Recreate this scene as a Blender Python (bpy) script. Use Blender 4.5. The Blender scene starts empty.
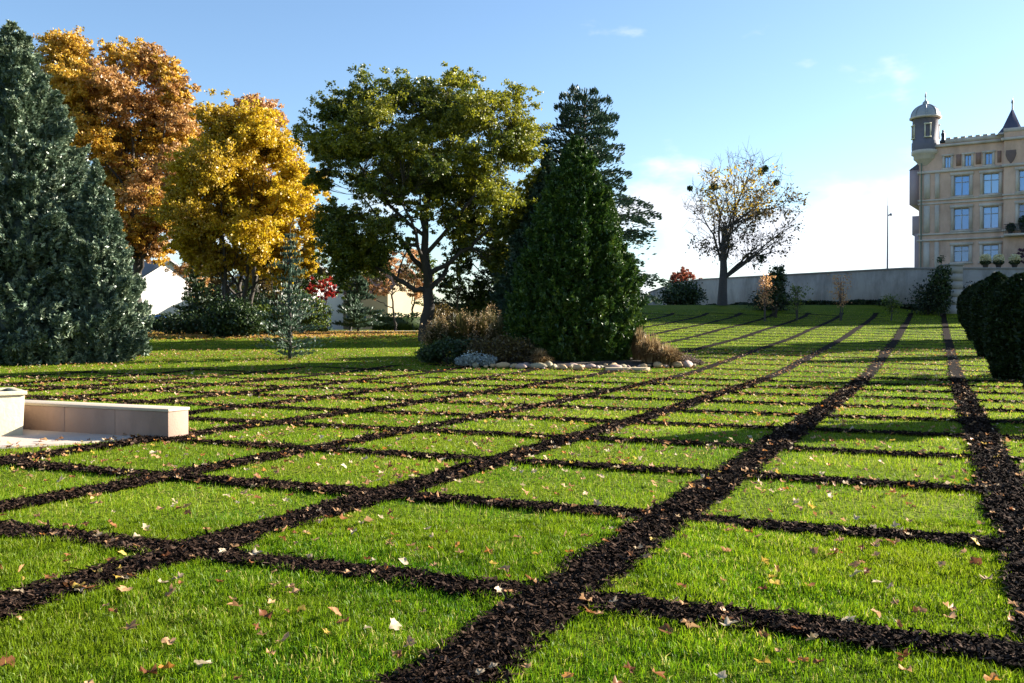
import bpy, math, random
import numpy as np
from mathutils import Vector
R = math.radians
rng = np.random.default_rng(7)
random.seed(7)

# ------------------------------------------------------------------ camera, sky, sun, exposure
scene = bpy.context.scene
F, HZ, H = 948.2, 327.2, 1.6                  # focal length in px of a 1024 wide frame, horizon row, eye height
cam_d = bpy.data.cameras.new('camera'); cam = bpy.data.objects.new('camera', cam_d)
scene.collection.objects.link(cam); scene.camera = cam
cam_d.sensor_width = 36; cam_d.lens = 36 * F / 1024
cam_d.clip_start = 0.1; cam_d.clip_end = 5000
cam.location = (0, 0, H)
cam.rotation_euler = (R(90) - math.atan((341.5 - HZ) / F), 0, 0)

SUN_EL, SUN_AZ = 20.0, 20.0                   # azimuth measured from +X towards +Y
sv = Vector((math.cos(R(SUN_AZ)) * math.cos(R(SUN_EL)), math.sin(R(SUN_AZ)) * math.cos(R(SUN_EL)), math.sin(R(SUN_EL))))
sd = bpy.data.lights.new('sun', 'SUN'); so = bpy.data.objects.new('sun', sd); scene.collection.objects.link(so)
sd.energy = 5.0; sd.angle = R(0.5); sd.color = (1.0, 0.93, 0.80)
so.rotation_euler = (-sv).to_track_quat('-Z', 'Y').to_euler()

world = bpy.data.worlds.new('World'); scene.world = world; world.use_nodes = True
wn, wl = world.node_tree.nodes, world.node_tree.links
wn.clear()
w_out = wn.new('ShaderNodeOutputWorld'); w_bg = wn.new('ShaderNodeBackground')
sky = wn.new('ShaderNodeTexSky'); sky.sky_type = 'NISHITA'; sky.sun_disc = False
sky.sun_elevation = R(SUN_EL); sky.sun_rotation = R(90 - SUN_AZ)
sky.air_density = 1.0; sky.dust_density = 0.5; sky.ozone_density = 3.2
w_bg.inputs['Strength'].default_value = 0.059
def wm(op, a, b=None, c=None):
    n = wn.new('ShaderNodeMath'); n.operation = op
    for i, v in enumerate((a, b, c)):
        if v is None: continue
        if isinstance(v, (int, float)): n.inputs[i].default_value = v
        else: wl.new(v, n.inputs[i])
    return n.outputs[0]
def wmap(v, a, b, c, d):
    n = wn.new('ShaderNodeMapRange'); n.interpolation_type = 'SMOOTHSTEP'
    wl.new(v, n.inputs[0])
    for i, q in enumerate((a, b, c, d)): n.inputs[i + 1].default_value = q
    return n.outputs[0]
tc = wn.new('ShaderNodeTexCoord'); sp = wn.new('ShaderNodeSeparateXYZ'); wl.new(tc.outputs['Generated'], sp.inputs[0])
az = wm('ARCTAN2', sp.outputs[0], sp.outputs[1]); el = wm('ARCSINE', sp.outputs[2])
cb = wn.new('ShaderNodeCombineXYZ'); wl.new(az, cb.inputs[0]); wl.new(wm('MULTIPLY', el, 2.2), cb.inputs[1])
nz = wn.new('ShaderNodeTexNoise'); nz.inputs['Scale'].default_value = 8.5; nz.inputs['Detail'].default_value = 9; nz.inputs['Roughness'].default_value = 0.52
wl.new(cb.outputs[0], nz.inputs['Vector'])
elb = wm('ADD', wmap(el, R(6.5), R(11.0), 0.12, -0.52), wmap(el, R(1.5), R(4.5), -0.22, 0.0))
azb = wmap(az, R(-2), R(8), -0.35, 0.02)
azr = wmap(az, R(22.5), R(27), 0.0, -0.40)
dens = wm('ADD', wm('ADD', wm('ADD', wm('MULTIPLY_ADD', nz.outputs[0], 2.6, -0.86), elb), azb), azr)
cmask = wmap(dens, 0.18, 0.78, 0.0, 0.95)
mixc = wn.new('ShaderNodeMixRGB'); mixc.inputs[2].default_value = (4.9, 5.05, 5.5, 1)
wl.new(cmask, mixc.inputs[0]); wl.new(sky.outputs[0], mixc.inputs[1])
wl.new(mixc.outputs[0], w_bg.inputs['Color']); wl.new(w_bg.outputs[0], w_out.inputs[0])

scene.view_settings.view_transform = 'Standard'; scene.view_settings.look = 'None'
scene.view_settings.exposure = 2.08; scene.view_settings.gamma = 1.0
scene.view_settings.use_curve_mapping = False
scene.cycles.max_bounces = 6; scene.cycles.diffuse_bounces = 3; scene.cycles.glossy_bounces = 2
scene.cycles.transmission_bounces = 4; scene.cycles.transparent_max_bounces = 6
scene.cycles.use_denoising = True

# ------------------------------------------------------------------ helpers
COL = scene.collection
def tag(o, label=None, cat=None, group=None, kind=None):
    if label: o['label'] = label
    if cat: o['category'] = cat
    if group: o['group'] = group
    if kind: o['kind'] = kind
    return o
def empty(name, loc, label, cat, group=None, rz=0):
    o = bpy.data.objects.new(name, None); COL.objects.link(o); o.location = loc; o.rotation_euler = (0, 0, rz)
    o.empty_display_size = 0.3
    return tag(o, label, cat, group)

class MB:
    """collects vertices and faces, built into ONE mesh object"""
    def __init__(s): s.v = []; s.f3 = []; s.f4 = []; s.r3 = []; s.r4 = []; s.n = 0
    def add(s, v, f, r=None):
        v = np.asarray(v, float).reshape(-1, 3); f = np.asarray(f, int)
        if r is None: r = rng.random(len(f))
        (s.f3 if f.shape[1] == 3 else s.f4).append(f + s.n); (s.r3 if f.shape[1] == 3 else s.r4).append(np.asarray(r, float))
        s.v.append(v); s.n += len(v)
        return s
    def box(s, x0, x1, y0, y1, z0, z1, M=None):
        v = np.array([(x, y, z) for z in (z0, z1) for y in (y0, y1) for x in (x0, x1)], float)
        if M is not None: v = M(v)
        return s.add(v, [(0, 2, 3, 1), (4, 5, 7, 6), (0, 1, 5, 4), (2, 6, 7, 3), (0, 4, 6, 2), (1, 3, 7, 5)])
    def tube(s, pts, rad, n=6, cap=True):
        pts = np.asarray(pts, float); m = len(pts)
        rad = np.broadcast_to(np.asarray(rad, float), (m,))
        d = np.gradient(pts, axis=0); d /= np.linalg.norm(d, axis=1)[:, None] + 1e-9
        ref = np.array([0, 0, 1.0]) if abs(d[:, 2]).mean() < 0.8 else np.array([1.0, 0, 0])
        a = np.cross(d, ref); a /= np.linalg.norm(a, axis=1)[:, None] + 1e-9
        b = np.cross(d, a)
        t = np.arange(n) * 2 * np.pi / n
        ring = pts[:, None, :] + rad[:, None, None] * (np.cos(t)[None, :, None] * a[:, None, :] + np.sin(t)[None, :, None] * b[:, None, :])
        v = ring.reshape(-1, 3); i = np.arange(m - 1)[:, None] * n; k = np.arange(n)[None, :]; k2 = (k + 1) % n
        f = np.stack([i + k, i + k2, i + n + k2, i + n + k], -1).reshape(-1, 4)
        s.add(v, f)
        if cap:
            s.add(np.vstack([ring[0], ring[-1], pts[:1], pts[-1:]]),
                  [(2 * n, (q + 1) % n, q) for q in range(n)] + [(2 * n + 1, n + q, n + (q + 1) % n) for q in range(n)])
        return s
    def lathe(s, prof, n=24, c=(0, 0, 0)):
        prof = np.asarray(prof, float); t = np.arange(n) * 2 * np.pi / n
        v = np.stack([c[0] + prof[:, 0][:, None] * np.cos(t), c[1] + prof[:, 0][:, None] * np.sin(t), c[2] + np.repeat(prof[:, 1][:, None], n, 1)], -1).reshape(-1, 3)
        i = np.arange(len(prof) - 1)[:, None] * n; k = np.arange(n)[None, :]; k2 = (k + 1) % n
        return s.add(v, np.stack([i + k, i + k2, i + n + k2, i + n + k], -1).reshape(-1, 4))
    def build(s, name, mat, parent=None, smooth=False, bevel=0):
        me = bpy.data.meshes.new(name)
        V = np.vstack(s.v) if s.v else np.zeros((0, 3))
        f3 = np.vstack(s.f3) if s.f3 else np.zeros((0, 3), int); f4 = np.vstack(s.f4) if s.f4 else np.zeros((0, 4), int)
        me.vertices.add(len(V)); me.vertices.foreach_set('co', V.astype(np.float32).ravel())
        nl = len(f3) * 3 + len(f4) * 4
        me.loops.add(nl); me.loops.foreach_set('vertex_index', np.concatenate([f3.ravel(), f4.ravel()]).astype(np.int32))
        me.polygons.add(len(f3) + len(f4))
        st = np.concatenate([np.arange(len(f3)) * 3, len(f3) * 3 + np.arange(len(f4)) * 4]).astype(np.int32)
        me.polygons.foreach_set('loop_start', st)
        if smooth: me.polygons.foreach_set('use_smooth', np.ones(len(st), bool))
        me.update(calc_edges=True)
        at = me.attributes.new('rnd', 'FLOAT', 'FACE')
        at.data.foreach_set('value', np.concatenate([np.concatenate(s.r3) if s.r3 else [], np.concatenate(s.r4) if s.r4 else []]).astype(np.float32))
        me.materials.append(mat)
        o = bpy.data.objects.new(name, me); COL.objects.link(o)
        if parent is not None: o.parent = parent
        if bevel:
            m = o.modifiers.new('bevel', 'BEVEL'); m.width = bevel; m.segments = 2; m.limit_method = 'ANGLE'
        return o

def vnoise(x, y, sc=1.0, seed=0):
    x = np.asarray(x, float) / sc; y = np.asarray(y, float) / sc
    xi = np.floor(x).astype(np.int64); yi = np.floor(y).astype(np.int64); fx = x - xi; fy = y - yi
    fx = fx * fx * (3 - 2 * fx); fy = fy * fy * (3 - 2 * fy)
    def h(a, b):
        n = (a * 374761393 + b * 668265263 + seed * 1442695041) & 0xffffffff
        n = ((n ^ (n >> 13)) * 1274126177) & 0xffffffff
        return ((n ^ (n >> 16)) & 0xffff) / 65535.0
    return (h(xi, yi) * (1 - fx) + h(xi + 1, yi) * fx) * (1 - fy) + (h(xi, yi + 1) * (1 - fx) + h(xi + 1, yi + 1) * fx) * fy

KY = [-50, 0, 10, 20, 28, 33, 40, 44, 50, 56, 64, 72, 80, 84, 92, 100, 2000]
KR = [0, 0, -.06, -.10, -.07, .0, .28, .46, .70, .95, 1.42, 1.82, 2.3, 2.6, 3.75, 3.9, 3.9]
KL = [0, 0, -.06, -.10, -.07, .0, .26, .42, .62, .82, 1.08, 1.20, 1.25, 1.28, 1.3, 1.3, 1.3]
def gz(x, y):
    x = np.asarray(x, float); y = np.asarray(y, float)
    w = np.clip((x + 4) / 14.0, 0, 1); w = w * w * (3 - 2 * w)
    return np.interp(y, KY, KR) * w + np.interp(y, KY, KL) * (1 - w)
def at(px, D):
    x = (px - 512) / F * D
    return np.array([x, D, float(gz(x, D))])
def Zat(py, D): return H - (py - HZ) / F * D

# ---- materials
def mat(name):
    m = bpy.data.materials.new(name); m.use_nodes = True; nt = m.node_tree
    return m, nt.nodes, nt.links, nt.nodes['Principled BSDF']
def ramp(nodes, cols):
    r = nodes.new('ShaderNodeValToRGB'); e = r.color_ramp.elements
    while len(e) < len(cols): e.new(0.5)
    for i, c in enumerate(cols):
        if len(c) == 4: e[i].position = c[3]
        else: e[i].position = i / (len(cols) - 1)
        e[i].color = (c[0], c[1], c[2], 1)
    return r
def stone(name, cols, scale=3.0, rough=0.85, bump=0.2, bscale=None, detail=8, metallic=0.0, streak=0.0):
    m, n, l, b = mat(name)
    t = n.new('ShaderNodeTexCoord'); z = n.new('ShaderNodeTexNoise'); z.inputs['Scale'].default_value = scale; z.inputs['Detail'].default_value = detail
    z.inputs['Roughness'].default_value = 0.65
    l.new(t.outputs['Object'], z.inputs['Vector']); r = ramp(n, cols); l.new(z.outputs[0], r.inputs[0]); l.new(r.outputs[0], b.inputs['Base Color'])
    if streak:
        mp = n.new('ShaderNodeMapping'); mp.inputs['Scale'].default_value = (.5, .5, .22); l.new(t.outputs['Object'], mp.inputs[0])
        zs_ = n.new('ShaderNodeTexNoise'); zs_.inputs['Scale'].default_value = 1.0; zs_.inputs['Detail'].default_value = 8; zs_.inputs['Roughness'].default_value = .7; l.new(mp.outputs[0], zs_.inputs['Vector'])
        rs_ = ramp(n, [(1 - streak,) * 3 + (.36,), (1, 1, 1, .58)]); l.new(zs_.outputs[0], rs_.inputs[0])
        ms_ = n.new('ShaderNodeMixRGB'); ms_.blend_type = 'MULTIPLY'; ms_.inputs[0].default_value = 1; l.new(r.outputs[0], ms_.inputs[1]); l.new(rs_.outputs[0], ms_.inputs[2]); l.new(ms_.outputs[0], b.inputs['Base Color'])
    b.inputs['Roughness'].default_value = rough; b.inputs['Metallic'].default_value = metallic
    z2 = n.new('ShaderNodeTexNoise'); z2.inputs['Scale'].default_value = bscale or scale * 6; z2.inputs['Detail'].default_value = 6
    l.new(t.outputs['Object'], z2.inputs['Vector'])
    bp = n.new('ShaderNodeBump'); bp.inputs['Strength'].default_value = bump; bp.inputs['Distance'].default_value = 0.05
    l.new(z2.outputs[0], bp.inputs['Height']); l.new(bp.outputs[0], b.inputs['Normal'])
    return m
def foliage(name, cols, trans=0.35, gloss=0.04, patch=None, tint=None):
    """leaf colours picked per face; patch (scale) mixes in another tint in soft patches"""
    m, n, l, b = mat(name); n.remove(b)
    a = n.new('ShaderNodeAttribute'); a.attribute_name = 'rnd'
    r = ramp(n, cols); l.new(a.outputs['Fac'], r.inputs[0]); c = r.outputs[0]
    if patch:
        t = n.new('ShaderNodeTexCoord'); z = n.new('ShaderNodeTexNoise'); z.inputs['Scale'].default_value = patch; z.inputs['Detail'].default_value = 4
        l.new(t.outputs['Object'], z.inputs['Vector'])
        q = n.new('ShaderNodeMapRange'); q.inputs[1].default_value = 0.42; q.inputs[2].default_value = 0.62; l.new(z.outputs[0], q.inputs[0])
        mx = n.new('ShaderNodeMixRGB'); mx.blend_type = 'MIX'; mx.inputs[2].default_value = (*tint, 1)
        mm = n.new('ShaderNodeMath'); mm.operation = 'MULTIPLY'; mm.inputs[1].default_value = 0.6; l.new(q.outputs[0], mm.inputs[0])
        l.new(mm.outputs[0], mx.inputs[0]); l.new(c, mx.inputs[1]); c = mx.outputs[0]
    d = n.new('ShaderNodeBsdfDiffuse'); tr = n.new('ShaderNodeBsdfTranslucent'); g = n.new('ShaderNodeBsdfGlossy'); g.inputs['Roughness'].default_value = 0.45
    m1 = n.new('ShaderNodeMixShader'); m2 = n.new('ShaderNodeMixShader'); m1.inputs[0].default_value = trans; m2.inputs[0].default_value = gloss
    l.new(c, d.inputs[0]); l.new(c, tr.inputs[0]); l.new(d.outputs[0], m1.inputs[1]); l.new(tr.outputs[0], m1.inputs[2])
    l.new(m1.outputs[0], m2.inputs[1]); l.new(g.outputs[0], m2.inputs[2]); l.new(m2.outputs[0], n['Material Output'].inputs[0])
    return m
def plain(name, col, rough=0.6, metallic=0.0):
    m, n, l, b = mat(name)
    z = n.new('ShaderNodeTexNoise'); z.inputs['Scale'].default_value = 8; t = n.new('ShaderNodeTexCoord'); l.new(t.outputs['Object'], z.inputs[0])
    r = ramp(n, [tuple(c * 0.85 for c in col), tuple(min(1, c * 1.12) for c in col)]); l.new(z.outputs[0], r.inputs[0]); l.new(r.outputs[0], b.inputs['Base Color'])
    b.inputs['Roughness'].default_value = rough; b.inputs['Metallic'].default_value = metallic
    return m

M_bark = stone('bark', [(.018, .014, .011), (.058, .046, .036)], 4, bump=0.6, bscale=14)
M_bark_grey = stone('grey bark', [(.03, .027, .025), (.085, .075, .068)], 4, bump=0.5)

# ------------------------------------------------------------------ the grid of mulch strips
E1 = np.array([math.cos(-.4243), math.sin(-.4243)]); E2 = np.array([math.sin(.4199), math.cos(.4199)])
O2 = np.array([1.2905, 8.1052]); DL, DC = 2.787, 2.683
B_inv = np.linalg.inv(np.stack([E1, E2], 1))
def to_uv(x, y):                         # u across the long lines (metres, 0 at the wide line), v along them
    d = np.stack([np.asarray(x) - O2[0], np.asarray(y) - O2[1]], 0); q = np.tensordot(B_inv, d, 1)
    return q[0], q[1]
def from_uv(u, v):
    return O2[0] + u * E1[0] + v * E2[0], O2[1] + u * E1[1] + v * E2[1]
L_U = {k: -(k - 2) * DL for k in range(-2, 15)}
C_V = {k: (k - 2) * DC for k in range(-1, 33)}
C_V[3] -= 0.0; L_W = {1: .39, 2: .38, 3: .37, 4: .33}
PL_C, PL_R = np.array([-9.0, 17.0]), 4.45
BED_C = np.array([2.6, 38.6])
def in_bed(x, y, g=0.0):
    return ((x - 2.3) / (5.3 + g)) ** 2 + ((y - 39.2) / (4.2 + g)) ** 2 < 1
def lawn_grid_end(x, y, u, v):
    # beyond this the grid stops: the far lawn under the trees on the left, and the bank under the wall
    e = (y < 86) & ((x > 6.5) | (y < 37.5 + 0.25 * np.minimum(x, 0))) & (u < 9.0) & (x > -22)
    return e
def mulch(x, y, edge=0.0):
    u, v = to_uv(x, y)
    wob = (vnoise(x, y, .35, 3) - .5) * .10 + (vnoise(x, y, .11, 5) - .5) * .06
    m = np.zeros(np.shape(x), bool)
    for k, uu in L_U.items():
        if k == 2: uu = uu + .065 + np.maximum(0, -(v + 2.3)) * .02
        m |= np.abs(u - uu) < L_W.get(k, .36) / 2 + wob * .8 + edge
    for k, vv in C_V.items(): m |= np.abs(v - vv) < .130 + wob * .8 + edge
    m &= lawn_grid_end(x, y, u, v)
    m &= ~paved(x, y)
    m &= ~in_bed(x, y)
    return m
BP0 = np.array([-4.93, 14.75]); BD = np.array([-.905, .425])      # back edge of the bench wall
def behind_bench(x, y): return (x - BP0[0]) * (-BD[1]) + (y - BP0[1]) * BD[0] < -.0
def paved(x, y): return (np.hypot(x - PL_C[0], y - PL_C[1]) < PL_R + .05) & ~behind_bench(x, y)

# ---- lawn / terrain sheet to the horizon
M_lawn, n, l, b = mat('lawn')
t = n.new('ShaderNodeTexCoord')
z1 = n.new('ShaderNodeTexNoise'); z1.inputs['Scale'].default_value = 0.35; z1.inputs['Detail'].default_value = 7
z2 = n.new('ShaderNodeTexNoise'); z2.inputs['Scale'].default_value = 16; z2.inputs['Detail'].default_value = 6
for q in (z1, z2): l.new(t.outputs['Object'], q.inputs['Vector'])
r1 = ramp(n, [(.08, .125, .004, .3), (.13, .17, .006, .6), (.19, .19, .02, .85)]); l.new(z1.outputs[0], r1.inputs[0])
r2 = ramp(n, [(.35, .35, .35, .3), (1.25, 1.2, 1.0, .7)]); l.new(z2.outputs[0], r2.inputs[0])
mx = n.new('ShaderNodeMixRGB'); mx.blend_type = 'MULTIPLY'; mx.inputs[0].default_value = 1; l.new(r1.outputs[0], mx.inputs[1]); l.new(r2.outputs[0], mx.inputs[2])
l.new(mx.outputs[0], b.inputs['Base Color']); b.inputs['Roughness'].default_value = 0.95; b.inputs['Specular IOR Level'].default_value = 0.1
bp = n.new('ShaderNodeBump'); bp.inputs['Strength'].default_value = 0.8; bp.inputs['Distance'].default_value = 0.08; l.new(z2.outputs[0], bp.inputs['Height']); l.new(bp.outputs[0], b.inputs['Normal'])
xs = np.unique(np.concatenate([np.linspace(-1500, -120, 12), np.linspace(-120, 120, 161), np.linspace(120, 1500, 12)]))
ys = np.unique(np.concatenate([np.linspace(-60, 0, 7), np.linspace(0, 130, 131), np.linspace(130, 3000, 14)]))
X, Y = np.meshgrid(xs, ys); Z = gz(X, Y)
# the terrace behind the retaining wall stands on its own slab; ground stays under it
nx, ny = len(xs), len(ys); i = np.arange(ny - 1)[:, None] * nx + np.arange(nx - 1)[None]
g = MB().add(np.stack([X, Y, Z], -1).reshape(-1, 3), np.stack([i, i + 1, i + nx + 1, i + nx], -1).reshape(-1, 4)).build('lawn', M_lawn, smooth=True)
tag(g, 'green lawn sloping up towards the wall', 'lawn', kind='structure')

# ---- mulch
M_mulch, n, l, b = mat('bark mulch')
t = n.new('ShaderNodeTexCoord'); a = n.new('ShaderNodeAttribute'); a.attribute_name = 'rnd'
z = n.new('ShaderNodeTexNoise'); z.inputs['Scale'].default_value = 30; z.inputs['Detail'].default_value = 8; l.new(t.outputs['Object'], z.inputs['Vector'])
ad = n.new('ShaderNodeMath'); ad.operation = 'MULTIPLY'; l.new(a.outputs['Fac'], ad.inputs[0]); l.new(z.outputs[0], ad.inputs[1])
r = ramp(n, [(.006, .0035, .0025, 0), (.020, .012, .008, .28), (.046, .027, .019, .5), (.11, .072, .052, .8)]); l.new(ad.outputs[0], r.inputs[0]); l.new(r.outputs[0], b.inputs['Base Color'])
b.inputs['Roughness'].default_value = 0.9; b.inputs['Specular IOR Level'].default_value = 0.04
bp = n.new('ShaderNodeBump'); bp.inputs['Strength'].default_value = 0.9; bp.inputs['Distance'].default_value = 0.02; l.new(z.outputs[0], bp.inputs['Height']); l.new(bp.outputs[0], b.inputs['Normal'])
mm = MB()
def mulch_patch(u0, u1, v0, v1, c, cond):
    us = np.arange(u0, u1 + c / 2, c); vs = np.arange(v0, v1 + c / 2, c)
    U, V = np.meshgrid(us, vs); x, y = from_uv(U, V)
    z = gz(x, y) + .010 + .022 * vnoise(x, y, .09, 9) + .012 * vnoise(x, y, .3, 2)
    n_ = len(us); i = (np.arange(len(vs) - 1)[:, None] * n_ + np.arange(n_ - 1)[None])
    cx = (x[:-1, :-1] + x[1:, 1:]) / 2; cy = (y[:-1, :-1] + y[1:, 1:]) / 2
    k = mulch(cx, cy, .03) & cond(cx, cy)
    i = i[k]; f = np.stack([i, i + 1, i + n_ + 1, i + n_], -1).reshape(-1, 4)
    used, inv = np.unique(f, return_inverse=True)
    mm.add(np.stack([x, y, z], -1).reshape(-1, 3)[used], inv.reshape(-1, 4), (.1 + .5 * rng.random(len(f))) * (1 if c < .05 else .6))  # far cells coloured darker for the self-shadowing of unresolved chips
NEAR = 13.0
mulch_patch(-18, 8.5, -6, 14, .035, lambda x, y: (y < NEAR) & (y > 2.2) & (np.abs(x) < .62 * y + 3))
FAR_M = True
mulch_patch(-31, 9, -6, 92, .10, lambda x, y: ((y >= NEAR) | (np.abs(x) >= .62 * y + 3)) & (y > 1.5))
# chips of bark
N = 1150000; yy = np.exp(rng.uniform(np.log(2.6), np.log(30), N)); xx = rng.uniform(-1, 1, N) * (.60 * yy + 2.2)
k = mulch(xx, yy, .005) | (mulch(xx, yy, .06) & (rng.random(N) < .22))
xx, yy = xx[k], yy[k]; N = len(xx)
ln = rng.gamma(2.2, .006, N) + .005; ln = ln * (1 + yy / 16); wd = rng.uniform(.0015, .0055, N) * (1 + yy / 8); an = rng.uniform(0, 2 * np.pi, N); ti = rng.normal(0, .35, N); ro = rng.normal(0, .5, N)
d = np.stack([np.cos(an) * np.cos(ti), np.sin(an) * np.cos(ti), np.sin(ti)], -1); s_ = np.stack([-np.sin(an) * np.cos(ro), np.cos(an) * np.cos(ro), np.sin(ro)], -1)
c0 = np.stack([xx, yy, gz(xx, yy) + rng.uniform(.03, .05, N)], -1)
V = np.stack([c0 - d * ln[:, None] - s_ * wd[:, None], c0 + d * ln[:, None] * .8 - s_ * wd[:, None], c0 + d * ln[:, None] + s_ * wd[:, None], c0 - d * ln[:, None] * .7 + s_ * wd[:, None]], 1)
mm.add(V.reshape(-1, 3), np.arange(4 * N).reshape(-1, 4), rng.random(N) ** 1.4 * 1.35)
tag(mm.build('bark_mulch', M_mulch), 'dark brown bark mulch filling the crossing strips of the lawn', 'mulch', kind='stuff')

# ---- grass
M_grass = foliage('grass blades', [(.018, .060, .002, 0), (.065, .165, .004, .25), (.16, .27, .006, .58), (.30, .37, .012, .86), (.50, .42, .13, 1)], .5, .012, patch=.5, tint=(.17, .22, .006))
def blades(N, dmin, dmax, wide, hgt, wscale, seg2):
    y = np.exp(rng.uniform(np.log(dmin), np.log(dmax), N)) if not seg2 else np.sqrt(rng.uniform(dmin ** 2, dmax ** 2, N))
    x = rng.uniform(-1, 1, N) * (y * .60 + 2.8)
    k = ~mulch(x, y, -.015 + .03 * (rng.random(N) - .5)) & ~paved(x, y) & ~in_bed(x, y) & (rng.random(N) < .45 + 1.3 * vnoise(x, y, .22, 14) * (.5 + vnoise(x, y, 1.1, 15)))
    x, y = x[k], y[k]; N = len(x)
    tuft = vnoise(x, y, .09, 4) * .55 + vnoise(x, y, .4, 8) * .45
    h = hgt * (.25 + 1.4 * tuft) * rng.uniform(.45, 1.3, N); w = wide * rng.uniform(.6, 1.3, N) * wscale(y)
    an = rng.uniform(0, 2 * np.pi, N); lean = rng.gamma(2, .34, N)
    b0 = np.stack([x, y, gz(x, y)], -1); fa = np.stack([np.cos(an), np.sin(an), 0 * an], -1); la = rng.uniform(0, 2 * np.pi, N)
    ld = np.stack([np.cos(la), np.sin(la), 0 * la], -1); up = np.array([0, 0, 1.0])
    tip = b0 + up * (h * np.cos(np.minimum(lean, 1.2)))[:, None] + ld * (h * np.sin(np.minimum(lean, 1.2)))[:, None]
    c = np.clip(rng.normal(.36 + .20 * np.clip((y - 5) / 12, 0, 1), .21, N) + (tuft - .5) * .4 + (vnoise(x, y, 1.3, 11) - .5) * .45, 0, .93); c = np.where(rng.random(N) < .03 + .10 * (vnoise(x, y, .35, 12) > .74), 1.0, c)
    m = MB()
    if seg2:
        mid = b0 + up * (h * .58)[:, None] + ld * (h * np.sin(np.minimum(lean, 1.2)) * .28)[:, None]
        V = np.stack([b0 - fa * w[:, None], b0 + fa * w[:, None], mid + fa * w[:, None] * .8, mid - fa * w[:, None] * .8, tip], 1).reshape(-1, 3)
        i = np.arange(N)[:, None] * 5
        m.add(V, np.vstack([i + [0, 1, 2, 3]]), c); n0 = m.n; m.n = 0
        m.f3.append((i + [3, 2, 4]).astype(int)); m.r3.append(c); m.n = n0
    else:
        V = np.stack([b0 - fa * w[:, None], b0 + fa * w[:, None], tip], 1).reshape(-1, 3)
        m.add(V, np.arange(3 * N).reshape(-1, 3), c)
    return m
gm = blades(540000, 2.6, 8.0, .0022, .052, lambda y: 1 + y * .04, True)
tag(gm.build('grass', M_grass), 'short green grass blades in the near squares of lawn', 'grass', kind='stuff')
gm = blades(830000, 7.8, 88.0, .0030, .047, lambda y: np.maximum(1, y / 7.5) ** 1.0, False)
tag(gm.build('grass', M_grass), 'short green grass of the farther lawn', 'grass', kind='stuff')

# ---- fallen leaves
M_leafs = [foliage('dry leaf tan', [(.34, .17, .08), (.52, .32, .17)], .3, .02), foliage('dry leaf pale', [(.46, .33, .20), (.60, .47, .32)], .3, .02),
           foliage('dry leaf brown', [(.16, .06, .025), (.30, .13, .05)], .3, .02), foliage('dry leaf yellow', [(.50, .32, .06), (.60, .42, .10)], .3, .02), foliage('dry leaf orange', [(.48, .16, .03), (.55, .24, .05)], .3, .05)]
def leaf_shape(seed, n=1):
    r_ = np.random.default_rng(seed)
    ang = np.array([-90, -60, -20, -2, 22, 42, 66, 90, 114, 138, 158, 182, 200, 240]) * np.pi / 180
    rad = np.array([.30, .55, .72, .55, .62, .85, .62, .98, .62, .85, .62, .55, .72, .55]) * r_.uniform(.70, 1.22, 14)
    p = np.stack([rad * np.cos(ang), rad * np.sin(ang), 0 * ang], -1)
    cu = r_.uniform(.15, .65); p[:, 2] = cu * (np.abs(p[:, 0]) ** 1.5) * .7 + r_.normal(0, .16, 14) + .25 * p[:, 1] ** 2; p[:, 0] *= r_.uniform(.6, .95)
    p = np.vstack([[0, 0, -.03], p]); f = [(0, q + 1, (q + 1) % 14 + 1) for q in range(14)]
    return p * .5, np.array(f)
shapes = [leaf_shape(s) for s in range(6)]
protos = {}
for si, (p, f) in enumerate(shapes):
    for mi, m_ in enumerate(M_leafs):
        mb = MB().add(p, f, np.full(len(f), rng.random())); mb.add([(-.015, -.12, 0), (.015, -.12, 0), (.05, -.6, .12)], [(0, 1, 2)], [.2])
        me_o = mb.build('fallen_leaf', m_); protos[si, mi] = me_o.data; bpy.data.objects.remove(me_o)
def leaf_density(x, y):
    return .25 + (.7 * vnoise(x, y, 2.2, 21) + .75 * vnoise(x, y, .45, 22) ** 2 * 1.6) * (1 + .9 * np.exp(-((x + 3) / 7) ** 2 - ((y - 20) / 9) ** 2))
def scatter(N, d0, d1):
    y = np.sqrt(rng.uniform(d0 ** 2, d1 ** 2, N)); x = rng.uniform(-.62, .62, N) * y
    k = (leaf_density(x, y) > rng.uniform(.2, 1.9, N)) & ~in_bed(x, y) & ~(np.hypot(x - PL_C[0], y - PL_C[1]) < PL_R - .6)
    return x[k], y[k]
WT = [.42, .20, .25, .06, .07]
x, y = scatter(2600, 3.3, 13.0); o_ = np.argsort(y)[:290]; x, y = x[o_], y[o_]; d_end = y.max()
mk = mulch(x, y)
LBL = ['tan', 'pale beige', 'brown', 'yellow', 'orange']
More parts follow.
